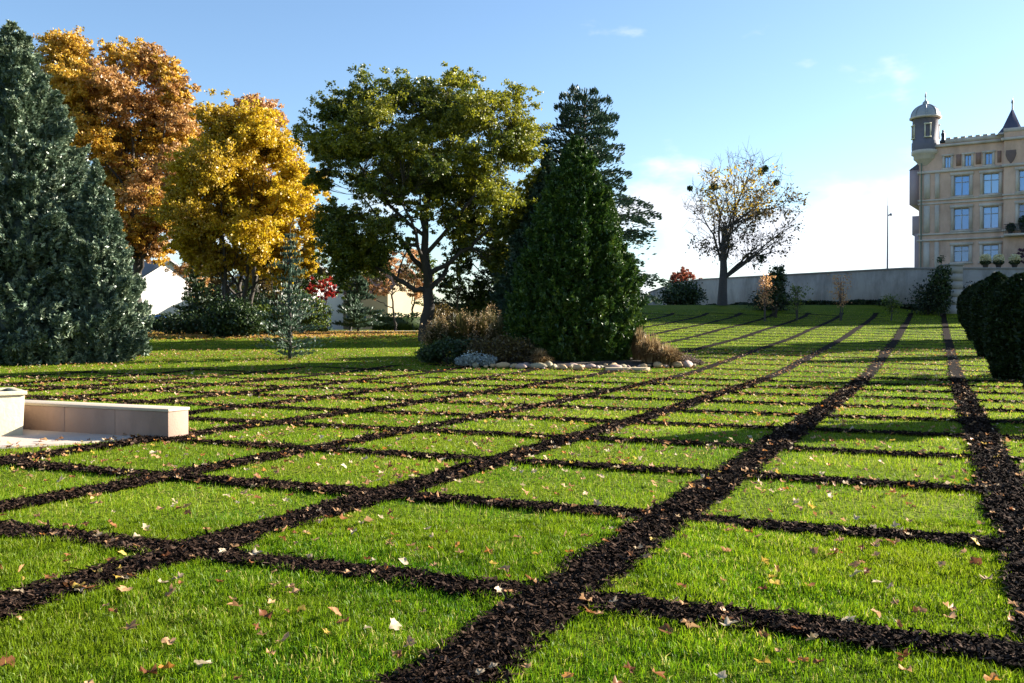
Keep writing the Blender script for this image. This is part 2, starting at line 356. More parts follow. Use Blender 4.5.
for q in range(len(x)):
    mi = int(rng.choice(5, p=WT)); on_m = bool(mk[q])
    o = bpy.data.objects.new('fallen_leaf', protos[int(rng.integers(6)), mi]); COL.objects.link(o)
    sz = rng.uniform(.065, .135); o.scale = (sz, sz, sz)
    o.location = (x[q], y[q], float(gz(x[q], y[q])) + (.055 if on_m else .052)); o.rotation_euler = (rng.normal(0, .3), rng.normal(0, .3), rng.uniform(0, 6.28))
    uu_, vv_ = to_uv(x[q], y[q]); cu_ = int(np.floor(-uu_ / DL)); rv_ = int(np.floor(vv_ / DC)) + 1
    colw = {-2: 'right of the rightmost strip', -1: 'between the two rightmost strips', 0: 'left of the widest strip', 1: 'two strips left of the widest', 2: 'three strips left of the widest'}.get(cu_, 'far left')
    roww = ['bottom row', 'second row', 'third row', 'fourth row', 'fifth row', 'sixth row', 'seventh row'][max(0, min(6, rv_))]
    szw = 'small' if sz < .088 else ('medium' if sz < .112 else 'large')
    tag(o, '%s %s leaf on %s, %s, %s' % (szw, LBL[mi], 'mulch' if on_m else 'grass', roww, colw), 'leaf', '%s %s leaves on %s %s %s' % (szw, LBL[mi], 'mulch' if on_m else 'grass', roww, colw))
# all the others, beyond the ones one can count
def leaf_mass(x, y, smin, smax, wts, name, label, lift=.05):
    N = len(x); mi = rng.choice(5, N, p=wts)
    for c in range(5):
        k = np.where(mi == c)[0]
        yield_c = (x[k], y[k], c)
        if len(k) == 0: continue
        mb = MB()
        for si, (p, f) in enumerate(shapes):
            kk = k[rng.integers(0, 6, len(k)) == si] if False else k[np.arange(len(k)) % 6 == si]
            n_ = len(kk)
            if n_ == 0: continue
            s_ = rng.uniform(smin, smax, n_) * (1 + y[kk] * .006); a, b_, c_ = rng.uniform(0, 6.28, n_), rng.normal(0, .3, n_), rng.normal(0, .3, n_)
            ca, sa, cb_, sb, cc, sc_ = np.cos(a), np.sin(a), np.cos(b_), np.sin(b_), np.cos(c_), np.sin(c_)
            P = p[None] * s_[:, None, None]
            px, py, pz = P[..., 0], P[..., 1], P[..., 2]
            py, pz = py * cb_[:, None] - pz * sb[:, None], py * sb[:, None] + pz * cb_[:, None]
            px, pz = px * cc[:, None] + pz * sc_[:, None], -px * sc_[:, None] + pz * cc[:, None]
            px, py = px * ca[:, None] - py * sa[:, None], px * sa[:, None] + py * ca[:, None]
            V = np.stack([px + x[kk][:, None], py + y[kk][:, None], pz + (gz(x[kk], y[kk]) + lift)[:, None]], -1).reshape(-1, 3)
            Fc = (f[None] + (np.arange(n_) * 15)[:, None, None]).reshape(-1, 3)
            mb.add(V, Fc, np.repeat(rng.random(n_), len(f)))
        yield mb.build(name, M_leafs[c]), c
x, y = scatter(23000, d_end, 46.0)
for o, c in leaf_mass(x, y, .065, .13, WT, 'fallen_leaves', ''):
    tag(o, 'dry %s fallen leaves strewn over the farther lawn' % LBL[c], 'leaves', kind='stuff')
N = 9000; x = rng.normal(-17.5, 6.5, N); y = rng.normal(66, 4.5, N)
for o, c in leaf_mass(x, y, .12, .2, [.15, .05, .15, .5, .15], 'leaf_litter', '', .06):
    tag(o, '%s leaf litter under the golden tree' % LBL[c], 'leaves', kind='stuff')

# ------------------------------------------------------------------ paved circle, bench wall, round basin
M_pave = stone('pale paving', [(.38, .30, .24), (.56, .46, .38)], 2.5, .85, .15)
mb = MB(); n_ = 96; t_ = np.arange(n_) * 2 * np.pi / n_
for (ra, rb, za, zb) in ((0.01, PL_R - .35, .035, .035), (PL_R - .345, PL_R, .04, .04), (PL_R, PL_R + .001, .04, -.15)):
    def clipx(r_):
        x = PL_C[0] + r_ * np.cos(t_); y = PL_C[1] + r_ * np.sin(t_); q = (x - BP0[0]) * (-BD[1]) + (y - BP0[1]) * BD[0]; q = np.where(q < 0, q, 0)
        return x + q * BD[1], y - q * BD[0]
    v = np.vstack([np.stack([*clipx(r_), 0 * t_ + z_ - .085], -1) for r_, z_ in ((ra, za), (rb, zb))])
    i = np.arange(n_); j = (i + 1) % n_; mb.add(v, np.stack([i, j, j + n_, i + n_], -1))
o = mb.build('paving', M_pave); tag(o, 'pale circular paving at the left', 'paving', kind='structure')
M_bench = stone('pinkish concrete', [(.27, .165, .12), (.40, .27, .21)], 1.6, .9, .12, 30, streak=.35)
M_cope = stone('bench top stone', [(.34, .28, .21), (.46, .38, .30)], 3, .85, .1)
be = empty('stone_bench', (-5.10, 14.05, -.06), 'long low pinkish stone bench wall on the pale paving, its square end at the grass', 'bench')
pa = np.array([0, 0.]); pb = np.array([-3.9, 1.75]); dd = (pb - pa) / np.linalg.norm(pb - pa); nn = np.array([-dd[1], dd[0]]) * -1
if nn[1] < 0: nn = -nn
def bl(v):                              # x along, y back
    return np.stack([dd[0] * v[:, 0] + nn[0] * v[:, 1], dd[1] * v[:, 0] + nn[1] * v[:, 1], v[:, 2]], -1)
nseg = 4; L_ = np.linalg.norm(pb)
wallm = MB()
for k in range(nseg): wallm.box(k * L_ / nseg + .003, (k + 1) * L_ / nseg - .003, 0, .42, -.05, .40, bl)
wallm.build('seat_wall', M_bench, be, bevel=.008)
MB().box(-.015, L_ + .01, -.012, .432, .403, .445, bl).build('coping', M_cope, be, bevel=.006)
M_urn = stone('cream stone', [(.42, .36, .24), (.54, .48, .34)], 2.2, .85, .2, streak=.3)
ur = empty('stone_planter', (-8.21, 14.60, -.05), 'square cream stone planter with a projecting rim on the paving at the left edge', 'planter', rz=math.atan2(.6, .8))
def frustum(mb, h0, z0, h1, z1, top=True):
    v = [(-h0, -h0, z0), (h0, -h0, z0), (h0, h0, z0), (-h0, h0, z0), (-h1, -h1, z1), (h1, -h1, z1), (h1, h1, z1), (-h1, h1, z1)]
    mb.add(v, [(q, (q + 1) % 4, (q + 1) % 4 + 4, q + 4) for q in range(4)] + ([(4, 5, 6, 7)] if top else []))
mb = MB(); frustum(mb, .51, -.05, .54, .615); mb.build('planter_body', M_urn, ur, bevel=.006)
mb = MB()
for x0, x1, y0, y1 in ((-.57, .57, -.57, -.45), (-.57, .57, .45, .57), (-.57, -.45, -.448, .448), (.45, .57, -.448, .448)): mb.box(x0, x1, y0, y1, .618, .675)
mb.build('rim', M_urn, ur, bevel=.006)
MB().box(-.447, .447, -.447, .447, .616, .64).build('soil', M_bark, ur)

# ------------------------------------------------------------------ foliage builders
def unit(v): return v / (np.linalg.norm(v, axis=-1, keepdims=True) + 1e-9)
def rand_dir(n_): return unit(rng.normal(size=(n_, 3)))
def leaf_quads(mb, C, size, r=None, elong=1.5, droop=0.0, dirs=None):
    n_ = len(C); d = rand_dir(n_) if dirs is None else unit(dirs + rng.normal(0, .35, (n_, 3)))
    d[:, 2] -= droop; d = unit(d); s_ = unit(np.cross(d, rand_dir(n_))); sz = size * rng.uniform(.6, 1.35, n_)[:, None]
    V = np.stack([C - d * sz * elong * .5, C + s_ * sz * .5, C + d * sz * elong * .5, C - s_ * sz * .5], 1).reshape(-1, 3)
    mb.add(V, np.arange(4 * n_).reshape(-1, 4), rng.random(n_) if r is None else r)
def curve(p0, p1, n_=7, sag=.12, up=.25):
    p0 = np.asarray(p0, float); p1 = np.asarray(p1, float); L_ = np.linalg.norm(p1 - p0)
    c = (p0 + p1) / 2 + np.array([0, 0, -up * L_ * .35]) + rng.normal(0, sag * L_ * .5, 3) * [1, 1, .5]
    t = np.linspace(0, 1, n_)[:, None]
    return (1 - t) ** 2 * p0 + 2 * t * (1 - t) * c + t ** 2 * p1

def broadleaf(name, label, cat, base, D, lobes, cpx, wpx, mats, leaf=.14, dens=1.0, trunk_r=.35, fork=None, stems=1, lean=0, group=None, extra=2, cluster=None, bark=None, lobe_tint=None, deep=.8, shrink=(.93, .90)):
    """lobes: outline clumps (px,py,r px) converted to metres at the tree's own distance and spread through its depth"""
    root = empty(name, tuple(base), label, cat, group)
    s = D / F; cx, cy = cpx; rx, ry = wpx
    trunk = MB(); crown = MB(); crown2 = MB() if len(mats) > 1 else None
    cz = Zat(cy, D) - base[2]; X0 = (cx - 512) * s - base[0]
    fork = fork or cz * .45
    tops = []
    for k in range(stems):
        a = 2 * np.pi * k / max(stems, 1) + .4; off = (trunk_r * 1.1 if stems > 1 else 0)
        p0 = np.array([math.cos(a) * off, math.sin(a) * off, -.2]); p1 = np.array([X0 * .35 + lean * .3 + math.cos(a) * off * 3, math.sin(a) * off * 3, fork])
        p2 = np.array([X0 * .8 + math.cos(a) * off * 5, math.sin(a) * off * 5, cz * 1.15])
        t = np.linspace(0, 1, 12)[:, None]; P = (1 - t) ** 2 * p0 + 2 * t * (1 - t) * p1 + t ** 2 * p2
        P[1:-1] += rng.normal(0, .08, (10, 3)) * [1, 1, 0]
        rad = trunk_r * (1 if stems == 1 else .6) * np.interp(np.linspace(0, 1, 12), [0, .06, .5, 1], [1.35, 1, .6, .15])
        trunk.tube(P, rad, 9); tops.append((P, rad))
    CL = []
    lobes = [(cx + (lx - cx) * shrink[0], cy + (ly - cy) * shrink[1], lr) for lx, ly, lr in lobes]
    for (lx, ly, lr) in lobes:
        a, b_ = (lx - cx) / rx, (ly - cy) / ry; q = max(0, 1 - a * a - b_ * b_) ** .5
        for e in range(extra):
            yo = (rng.uniform(-1, 1) if extra > 2 else (-1, 1)[e] * rng.uniform(.25, .9)) * q * rx * deep * s if extra > 1 else rng.uniform(-.6, .6) * q * rx * s
            c = np.array([(lx - 512) * s - base[0], yo, Zat(ly, D) - base[2]]) + (0 if e == 0 else 1) * rng.normal(0, lr * .5 * s, 3) * [1, 0, 1]
            CL.append((c, lr * s * rng.uniform(.8, 1.1), lx, ly))
    PC = np.array([c[0] for c in CL]); K = max(3, min(9, len(lobes) // 3)); cen = PC[rng.choice(len(PC), K, replace=False)]
    for _ in range(8):
        lab = np.argmin(((PC[:, None] - cen[None]) ** 2).sum(-1), 1)
        cen = np.array([PC[lab == k].mean(0) if (lab == k).any() else cen[k] for k in range(K)])
    limbs = []
    for k in range(K):
        P, rad = tops[k % len(tops)]; j = max(4, min(9, int(np.argmin(np.abs(P[:, 2] - max(fork, cen[k][2] * rng.uniform(.35, .6)))))))
        r0 = rad[j] * .62; lb_ = curve(P[j], cen[k] + rng.normal(0, .2, 3), 10, .16, .35); lb_[2:-1] += rng.normal(0, .07, (7, 3)); trunk.tube(lb_, np.linspace(r0, .035, 10), 7, False); limbs.append((lb_, r0))
    for i_, (c, rr, lx, ly) in enumerate(CL):
        lb_, r0 = limbs[lab[i_]]; j = int(np.argmin(np.linalg.norm(lb_[3:] - c, axis=1) + np.arange(7) * .15)) + 3; rb = max(.02, r0 * (1 - j / 10) * .6)
        cu = curve(lb_[j], c, 7, .2, .2); trunk.tube(cu, np.linspace(rb, .012, 7), 4, False)
        m_ = int((cluster or 26) * dens * max(.5, (rr / 1.2)) ** 2)
        tw = c + rng.normal(0, .47, (m_, 3)) * rr * np.array([1, 1, .85])
        for w_ in tw[::3]: trunk.tube(curve(cu[int(rng.integers(2, 7))], w_, 4), np.linspace(.018, .006, 4), 3, False)
        per = 46
        C = np.repeat(tw, per, 0) + rng.normal(0, 1, (m_ * per, 3)) * rr * .11 * np.array([1, 1, .7])
        tgt = crown2 if (crown2 is not None and rng.random() < .5) else crown
        if lobe_tint is not None and crown2 is not None: tgt = crown2 if lobe_tint(lx, ly) > rng.random() else crown
        leaf_quads(tgt, C, leaf * .74, droop=.3)
    trunk.build('trunk', bark or M_bark, root)
    crown.build('crown', mats[0], root)
    if crown2 is not None and crown2.n: crown2.build('crown', mats[1], root)
    return root

def conifer(name, label, cat, base, h, profile, mat_, plumes, pl, needle, group=None, up=.5, lump=.12, core=.72, per=34, spread=.35, off=(0, 0), trunk_r=.22, branches=0, fill=.5):
    """dense conifer: feathery sprays set over a lumpy core; profile = (height fraction, radius)"""
    root = empty(name, tuple(base), label, cat, group)
    pf = np.array(profile, float); zf = rng.random(plumes * 3); rr = np.interp(zf, pf[:, 0], pf[:, 1])
    k = rng.random(len(zf)) < (rr + .15) / (rr.max() + .15); zf, rr = zf[k][:plumes], rr[k][:plumes]; m_ = len(zf)
    an = rng.uniform(0, 2 * np.pi, m_); lmp = 1 + lump * (2 * vnoise(an * 2.2 + 50, zf * h * .7, 1, 31) - 1) + lump * .7 * (2 * vnoise(an * 5 + 9, zf * h * 1.6, 1, 37) - 1)
    R_ = rr * lmp * rng.uniform(.80, 1.0, m_)
    if branches:
        R0_, z0_, a0_ = R_ * .86, zf.copy(), an.copy()
        bz = rng.random(branches * 4); bz = bz[rng.random(len(bz)) < (np.interp(bz, pf[:, 0], pf[:, 1]) + .2) / (rr.max() + .2)][:branches]; ba = np.arange(len(bz)) * 2.39996 + rng.normal(0, .2, len(bz)); be_ = rng.uniform(-.16, .10, len(bz))
        bi = rng.integers(0, len(bz), m_); sb_ = rng.random(m_) ** .7; br = np.interp(bz, pf[:, 0], pf[:, 1])[bi]
        bl_ = .30 * pf[:, 1].max() * np.clip(br / pf[:, 1].max(), .35, 1); wb_ = bl_ * .30 * (1.1 - .8 * sb_)
        R_ = np.maximum(.05, br * (1 + be_[bi]) - bl_ * (1 - sb_) * .9 + 0 * br); zf = np.clip(bz[bi] + (bl_ * (sb_ - .6) * .75 + rng.normal(0, 1, m_) * wb_) / h, .0, 1.0)
        an = ba[bi] + rng.normal(0, 1, m_) * wb_ / np.maximum(R_, .3)
        fl = rng.random(m_) < fill; R_ = np.where(fl, R0_, R_); zf = np.where(fl, z0_, zf); an = np.where(fl, a0_, an); rr = np.where(fl, rr, br)
    out = np.stack([np.cos(an), np.sin(an), 0 * an], -1)
    tip = out * R_[:, None]; tip[:, 2] = zf * h; tip[:, :2] += np.array(off)[None] * (1 - zf)[:, None] * 0
    d = unit(out + np.array([0, 0, 1.0]) * (up + rng.normal(0, .25, m_))[:, None] + rng.normal(0, .25, (m_, 3)))
    PL = pl * rng.uniform(.6, 1.3, m_) * np.clip(rr / (pf[:, 1].max() * .35), .45, 1)
    t = rng.random((m_, per)); C = tip[:, None] - d[:, None] * (PL[:, None] * (1 - t) * .9)[..., None]
    wd = (PL[:, None] * spread * (1 - t * .75))
    side = unit(np.cross(np.repeat(d[:, None], per, 1), rng.normal(size=(m_, per, 3))))
    C = C + side * (wd * rng.random((m_, per)))[..., None]
    D_ = unit(d[:, None] * 1.0 + side * .8)
    crown = MB(); cr = np.clip(np.repeat(rng.normal(.5, .22, m_), per) + rng.normal(0, .12, m_ * per), 0, 1)
    leaf_quads(crown, C.reshape(-1, 3), needle, cr, elong=2.6, dirs=D_.reshape(-1, 3))
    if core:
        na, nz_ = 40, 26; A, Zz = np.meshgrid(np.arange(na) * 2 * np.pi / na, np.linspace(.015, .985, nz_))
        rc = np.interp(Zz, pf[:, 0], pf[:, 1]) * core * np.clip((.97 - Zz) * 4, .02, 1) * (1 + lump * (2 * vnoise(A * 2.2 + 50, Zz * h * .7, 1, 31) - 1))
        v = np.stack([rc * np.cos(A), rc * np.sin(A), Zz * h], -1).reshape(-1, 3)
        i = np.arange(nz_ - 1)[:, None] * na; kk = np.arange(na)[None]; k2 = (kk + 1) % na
        crown.add(v, np.stack([i + kk, i + k2, i + na + k2, i + na + kk], -1).reshape(-1, 4), rng.random((nz_ - 1) * na) * .3)  # core coloured darker to stand for shade between the sprays
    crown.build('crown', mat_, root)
    MB().tube([(0, 0, -.2), (0, 0, h * .5), (0, 0, h * .96)], [trunk_r, trunk_r * .6, .03], 8).build('trunk', M_bark, root)
    return root

def shrub(name, label, cat, base, blobs, mat_, leaf=.06, n_=1500, stems=6, group=None, droop=0, h=None):
    root = empty(name, tuple(base), label, cat, group); cr = MB(); st = MB()
    for (x, y, z, rx, rz) in blobs:
        m_ = int(n_ * .05) + 4; c = rand_dir(m_) * (rng.random(m_) ** .4)[:, None] * np.array([rx, rx, rz]) + [x, y, z]
        c[:, 2] = np.maximum(c[:, 2], .05)
        C = np.repeat(c, 20, 0) + rng.normal(0, .16, (m_ * 20, 3)) * rx; C[:, 2] = np.maximum(C[:, 2], .03)
        leaf_quads(cr, C, leaf, droop=droop)
        for k in range(stems): st.tube(curve((rng.normal(0, .08), rng.normal(0, .08), -.1), c[int(rng.integers(m_))], 5), np.linspace(.02 + rz * .01, .006, 5), 4, False)
    st.build('stem', M_bark, root); cr.build('foliage', mat_, root)
    return root
def S(px, D, blobs, *a, **k):
    b_ = at(px, D); return shrub(a[0], a[1], 'shrub', b_, blobs, *a[2:], **k)
# ------------------------------------------------------------------ trees
Mf_blue = foliage('blue needles', [(.035, .065, .040, 0), (.10, .145, .09, .5), (.24, .28, .18, 1)], .12, .05)
Mf_thuja = foliage('thuja green', [(.012, .035, .006, 0), (.035, .08, .010, .6), (.10, .15, .018, 1)], .15, .04)
Mf_cedar = foliage('cedar green', [(.012, .03, .018, 0), (.03, .06, .035, .6), (.05, .09, .05, 1)], .12, .04)
Mf_gold = foliage('golden leaves', [(.40, .24, .006, 0), (.56, .38, .012, .5), (.68, .52, .03, 1)], .45, .04)
Mf_gold2 = foliage('amber leaves', [(.30, .18, .01, 0), (.46, .30, .016, .6), (.60, .44, .03, 1)], .45, .04)
Mf_orange = foliage('rust orange leaves', [(.28, .13, .04, 0), (.44, .23, .07, .5), (.54, .33, .12, 1)], .4, .04)
Mf_orange2 = foliage('orange yellow leaves', [(.40, .20, .015, 0), (.54, .32, .03, .5), (.60, .42, .07, 1)], .4, .04)
Mf_rust = foliage('pinkish brown leaves', [(.34, .16, .07, 0), (.52, .28, .12, .6), (.60, .40, .17, 1)], .4, .04)
Mf_big = foliage('dark and shaded olive leaves', [(.035, .06, .006, 0), (.085, .11, .009, .5), (.17, .18, .014, 1)], .35, .04)
Mf_big2 = foliage('yellow and sunlit olive leaves', [(.09, .11, .008, 0), (.20, .205, .012, .5), (.34, .31, .02, 1)], .42, .04)
Mf_dark = foliage('dark evergreen leaves', [(.010, .022, .006, 0), (.025, .05, .012, .6), (.05, .08, .018, 1)], .2, .04)
Mf_hedge = foliage('yew needles', [(.006, .014, .004, 0), (.014, .028, .007, .6), (.03, .05, .012, 1)], .1, .03)
Mf_green = foliage('mid green leaves', [(.04, .075, .008, 0), (.09, .13, .012, .6), (.16, .19, .02, 1)], .35, .04)
Mf_red = foliage('red maple leaves', [(.22, .008, .008, 0), (.45, .02, .015, .6), (.55, .06, .03, 1)], .4, .04)
Mf_straw = foliage('straw grass', [(.14, .08, .035, 0), (.28, .18, .08, .5), (.46, .34, .18, 1)], .35, .04)
Mf_brownfol = foliage('bronze shrub leaves', [(.05, .03, .012, 0), (.10, .07, .02, .6), (.18, .13, .03, 1)], .3, .04)
Mf_silver = foliage('silver leaves', [(.16, .19, .18, 0), (.30, .34, .33, .6), (.46, .50, .48, 1)], .15, .05)

b_ = at(14, 40)
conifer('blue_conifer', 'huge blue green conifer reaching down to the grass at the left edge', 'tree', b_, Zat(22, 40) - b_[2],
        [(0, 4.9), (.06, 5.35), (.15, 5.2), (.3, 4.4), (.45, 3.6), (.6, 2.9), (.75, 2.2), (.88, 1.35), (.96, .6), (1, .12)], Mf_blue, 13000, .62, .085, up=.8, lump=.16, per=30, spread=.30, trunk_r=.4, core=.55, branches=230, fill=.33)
b_ = at(97, 39.0)
conifer('blue_conifer', 'lower blue green conifer leaning out of the right side of the huge one', 'tree', b_, Zat(160, 39.0) - b_[2],
        [(0, 1.7), (.1, 2.1), (.35, 1.95), (.6, 1.4), (.8, .8), (.95, .3), (1, .08)], Mf_blue, 4500, .5, .08, up=.9, lump=.15, per=30, spread=.30, core=.5, branches=70, fill=.33)
b_ = at(576, 38.8)
conifer('thuja', 'dense dark green cone shaped thuja standing in the planting bed', 'tree', b_, Zat(137, 38.8) - b_[2],
        [(0, 2.5), (.06, 2.85), (.2, 2.9), (.35, 2.65), (.5, 2.25), (.65, 1.8), (.8, 1.25), (.92, .68), (1, .12)], Mf_thuja, 15000, .40, .06, up=1.1, lump=.13, per=26, spread=.4, core=.62, branches=380)

def cedar(name, label, base, h, Rb, mat_, levels, seed_off=0, mirror=1, flat=.12, per=700):
    root = empty(name, tuple(base), label, 'tree'); cr = MB(); tr = MB()
    tr.tube([(0, 0, -.2), (0, 0, h * .5), (.1, 0, h * .99)], [.32, .2, .03], 8)
    for k in range(levels * 5):
        f = .14 + .83 * ((k + rng.random()) / (levels * 5)) ** .9; a = k * 2.39996 + rng.normal(0, .3)
        L_ = Rb * (1 - f) ** .55 * rng.uniform(.55, 1.15) + .3; e = np.array([math.cos(a) * L_, math.sin(a) * L_, h * f + L_ * rng.uniform(-.05, .22)])
        cu = curve((0, 0, h * f - .2), e, 9, .06, -.35); cu[-3:, 2] -= np.array([.01, .03, .07]) * L_; tr.tube(cu, np.linspace(.04 + .01 * L_, .01, 9), 4, False)
        n_ = int(per * (L_ / Rb) + 40); t = .15 + .85 * rng.random(n_) ** .7; i0 = np.clip((t * 8).astype(int), 0, 7); fr = (t * 8 - i0)[:, None]
        P = cu[i0] * (1 - fr) + cu[i0 + 1] * fr; sd_ = np.array([-math.sin(a), math.cos(a), 0])
        w = (.25 + .22 * L_) * np.sin(np.pi * np.clip(t * .8 + .15, 0, 1)); q = np.round(rng.normal(0, 1.1, n_) * 2.5) / 2.5 + rng.normal(0, .09, n_)
        P = P + sd_ * (q * w * .6)[:, None] + np.stack([0 * t, 0 * t, rng.normal(-.02, .11, n_) - .10 * q * q * w], -1)
        leaf_quads(cr, P, .10, elong=2.6, droop=.25, dirs=np.tile(e / L_ * [1, 1, .3], (n_, 1)) + sd_ * np.sign(q)[:, None] * .6)
    tr.build('trunk', M_bark, root); cr.build('crown', mat_, root)
    return root
b_ = at(583, 60)
cedar('cedar', 'tall dark cedar with layered branches rising behind the thuja', b_, Zat(86, 60) - b_[2], 6.1, Mf_cedar, 22, per=420)

big = [(335,108,20),(365,92,20),(400,85,20),(430,85,20),(452,76,14),(480,95,20),(505,105,18),(520,125,18),(528,155,16),(528,190,14),(505,150,22),(512,215,18),(490,190,24),(460,130,26),(425,120,24),(385,125,24),(350,135,20),(322,145,16),(322,178,15),(352,172,18),(390,165,16),(430,165,24),(470,165,24),(402,205,12),(450,208,20),(480,230,20),(505,245,16),(462,248,14),(428,222,10),(345,242,22),(370,255,22),(342,268,16),(386,238,14),(405,256,10),(340,288,8),(495,268,12),(375,282,7),(425,190,18),(455,232,14),(405,180,16),(360,262,16),(336,256,14),(478,180,20),(330,222,14),(350,215,14),(380,195,16),(415,150,20),(445,185,18),(372,228,14),(350,275,16),(395,145,16),(365,140,16),(520,235,14)]
b_ = at(427, 55)
broadleaf('locust_tree', 'big spreading tree with dark olive and yellow green leaves, its sunlit side coloured yellower, behind the planting bed', 'tree', b_, 55, big, (428, 170), (118, 105), [Mf_big, Mf_big2], leaf=.125, dens=1.2, shrink=(.98, .88), trunk_r=.42, fork=3.2, cluster=48, extra=3,
          lobe_tint=lambda x, y: .42 + .5 * np.clip((x - 400) / 110, 0, 1) * np.clip((250 - y) / 60, .2, 1), deep=.7)  # upper right lobes coloured yellower to paint the sunlit side
gold = [(255,125,22),(228,135,20),(202,155,18),(185,185,18),(178,215,16),(280,145,20),(298,170,18),(303,200,18),(308,232,15),(313,258,10),(240,160,26),(262,190,28),(220,190,26),(200,225,22),(235,228,22),(270,230,24),(290,255,16),(192,255,16),(236,258,12),(202,268,14),(222,272,12),(262,266,14),(286,278,12),(302,274,12),(184,240,16),(176,200,16)]
b_ = at(234, 62)
broadleaf('maple_tree', 'rounded golden yellow tree with several stems on the far lawn', 'tree', b_, 62, gold, (245, 195), (75, 80), [Mf_gold, Mf_gold2], leaf=.15, dens=1.5, trunk_r=.34, fork=2.2, stems=5, cluster=48, extra=3)
plane = [(85,62,20),(118,56,18),(150,52,14),(165,75,16),(185,93,14),(100,92,22),(140,96,22),(172,122,20),(72,95,18),(110,135,24),(150,150,24),(130,185,24),(168,182,20),(140,225,22),(112,210,22),(165,222,18),(150,258,14),(192,108,10),(78,70,14),(95,150,20),(100,185,18),(88,125,18),(185,140,18),(190,170,16),(150,120,20),(125,105,20),(95,215,16),(170,200,18),(130,245,14),(178,225,14),(105,75,18)]
b_ = at(140, 72)
broadleaf('plane_tree', 'tall rust orange plane tree between the blue conifer and the golden tree', 'tree', b_, 72, plane, (130, 150), (85, 110), [Mf_orange, Mf_orange2], leaf=.18, dens=1.25, shrink=(.98, .93), trunk_r=.45, fork=5, cluster=36, extra=3,
          lobe_tint=lambda x, y: .35 + .5 * (x < 115))
b_ = at(255, 80)
broadleaf('plane_tree', 'pinkish brown treetop showing above the golden tree', 'tree', b_, 80, [(250,105,16),(268,112,14),(232,118,14),(255,97,10),(245,135,18),(268,150,18),(290,165,14),(225,150,16),(255,180,22)], (255, 150), (45, 60), [Mf_rust], leaf=.18, dens=1.4, trunk_r=.35, fork=5, cluster=30)
# background trees behind the big one
b_ = at(505, 70); broadleaf('oak_tree', 'dark green tree in the gap between the big tree and the thuja', 'tree', b_, 70, [(495,230,20),(515,250,20),(500,275,18),(478,288,16),(520,285,18),(485,255,18),(462,268,14),(470,300,16),(500,300,18),(445,290,12)], (502, 265), (35, 40), [Mf_dark], leaf=.15, dens=1.3, trunk_r=.2, fork=2, cluster=30)
b_ = at(457, 68); broadleaf('birch_tree', 'small yellow green tree behind the trunk of the big tree', 'tree', b_, 68, [(457,270,10),(450,283,9),(465,285,9),(458,258,7)], (457, 275), (16, 20), [Mf_green], leaf=.11, dens=1.2, trunk_r=.1, fork=1.5)
b_ = at(300, 66); broadleaf('rowan_tree', 'slender dark green tree between golden tree and young fir', 'tree', b_, 66, [(296,195,9),(298,215,11),(300,240,13),(296,262,13),(302,285,13),(285,270,10)], (298, 240), (18, 55), [Mf_dark], leaf=.12, dens=.8, trunk_r=.12, fork=2)
b_ = at(326, 72); broadleaf('japanese_maple', 'small bright red maple beside the white house', 'tree', b_, 72, [(322,294,9),(334,292,9),(315,290,7),(328,284,7),(322,302,6),(312,262,5)], (325, 292), (16, 14), [Mf_red], leaf=.12, dens=1.0, trunk_r=.09, fork=1.2)
b_ = at(395, 78); broadleaf('cherry_tree', 'low reddish brown tree in front of the beige house', 'tree', b_, 78, [(392,262,12),(378,272,10),(408,270,9),(362,280,9),(385,288,9),(402,286,8),(372,292,8)], (390, 275), (28, 20), [Mf_brownfol, Mf_rust], leaf=.13, dens=1.2, trunk_r=.12, fork=1.8)

def fir(name, label, base, h, Rb, mat_, levels=16, per=90, group=None, start=.1, ndl=.06):
    root = empty(name, tuple(base), label, 'tree', group); cr = MB(); tr = MB()
    tr.tube([(0, 0, -.15), (0, 0, h * .5), (.03, 0, h)], [.02 * h * .6 + .02, .012 * h, .012], 7)
    for k in range(levels):
        f = start + (.97 - start) * k / levels; R_ = Rb * (1 - f) ** .8 * rng.uniform(.8, 1.15)
        for a in rng.uniform(0, 2 * np.pi, 5):
            L_ = R_ * rng.uniform(.6, 1.1); e = np.array([math.cos(a) * L_, math.sin(a) * L_, h * f + L_ * .12]); cu = curve((0, 0, h * f), e, 5, .05, -.1)
            tr.tube(cu, np.linspace(.018, .006, 5), 4, False); n_ = int(per * L_ / Rb) + 8; t = rng.random(n_)[:, None]
            P = cu[0] * (1 - t) + cu[-1] * t + rng.normal(0, .09, (n_, 3)) * [1, 1, .6] * (L_ ** .5)
            leaf_quads(cr, P, ndl, elong=2.6, dirs=np.tile(e / L_, (n_, 1)))
    tr.build('trunk', M_bark, root); cr.build('crown', mat_, root); return root
Mf_fir = foliage('young fir needles', [(.02, .04, .022, 0), (.045, .08, .05, .6), (.09, .14, .08, 1)], .2, .04)
b_ = at(290, 40); fir('young_fir', 'young open branched fir alone on the shaded lawn', b_, Zat(226, 40) - b_[2], 1.75, Mf_fir, 20, 60, start=.03)
b_ = at(358, 72); fir('fir_tree', 'small dark bluish fir behind the red maple', b_, Zat(268, 72) - b_[2], 2.3, Mf_fir, 14, 160, ndl=.1)
b_ = at(196, 80); fir('fir_tree', 'drooping fir beside the white house', b_, Zat(255, 80) - b_[2], 2.8, Mf_dark, 14, 160, ndl=.11)

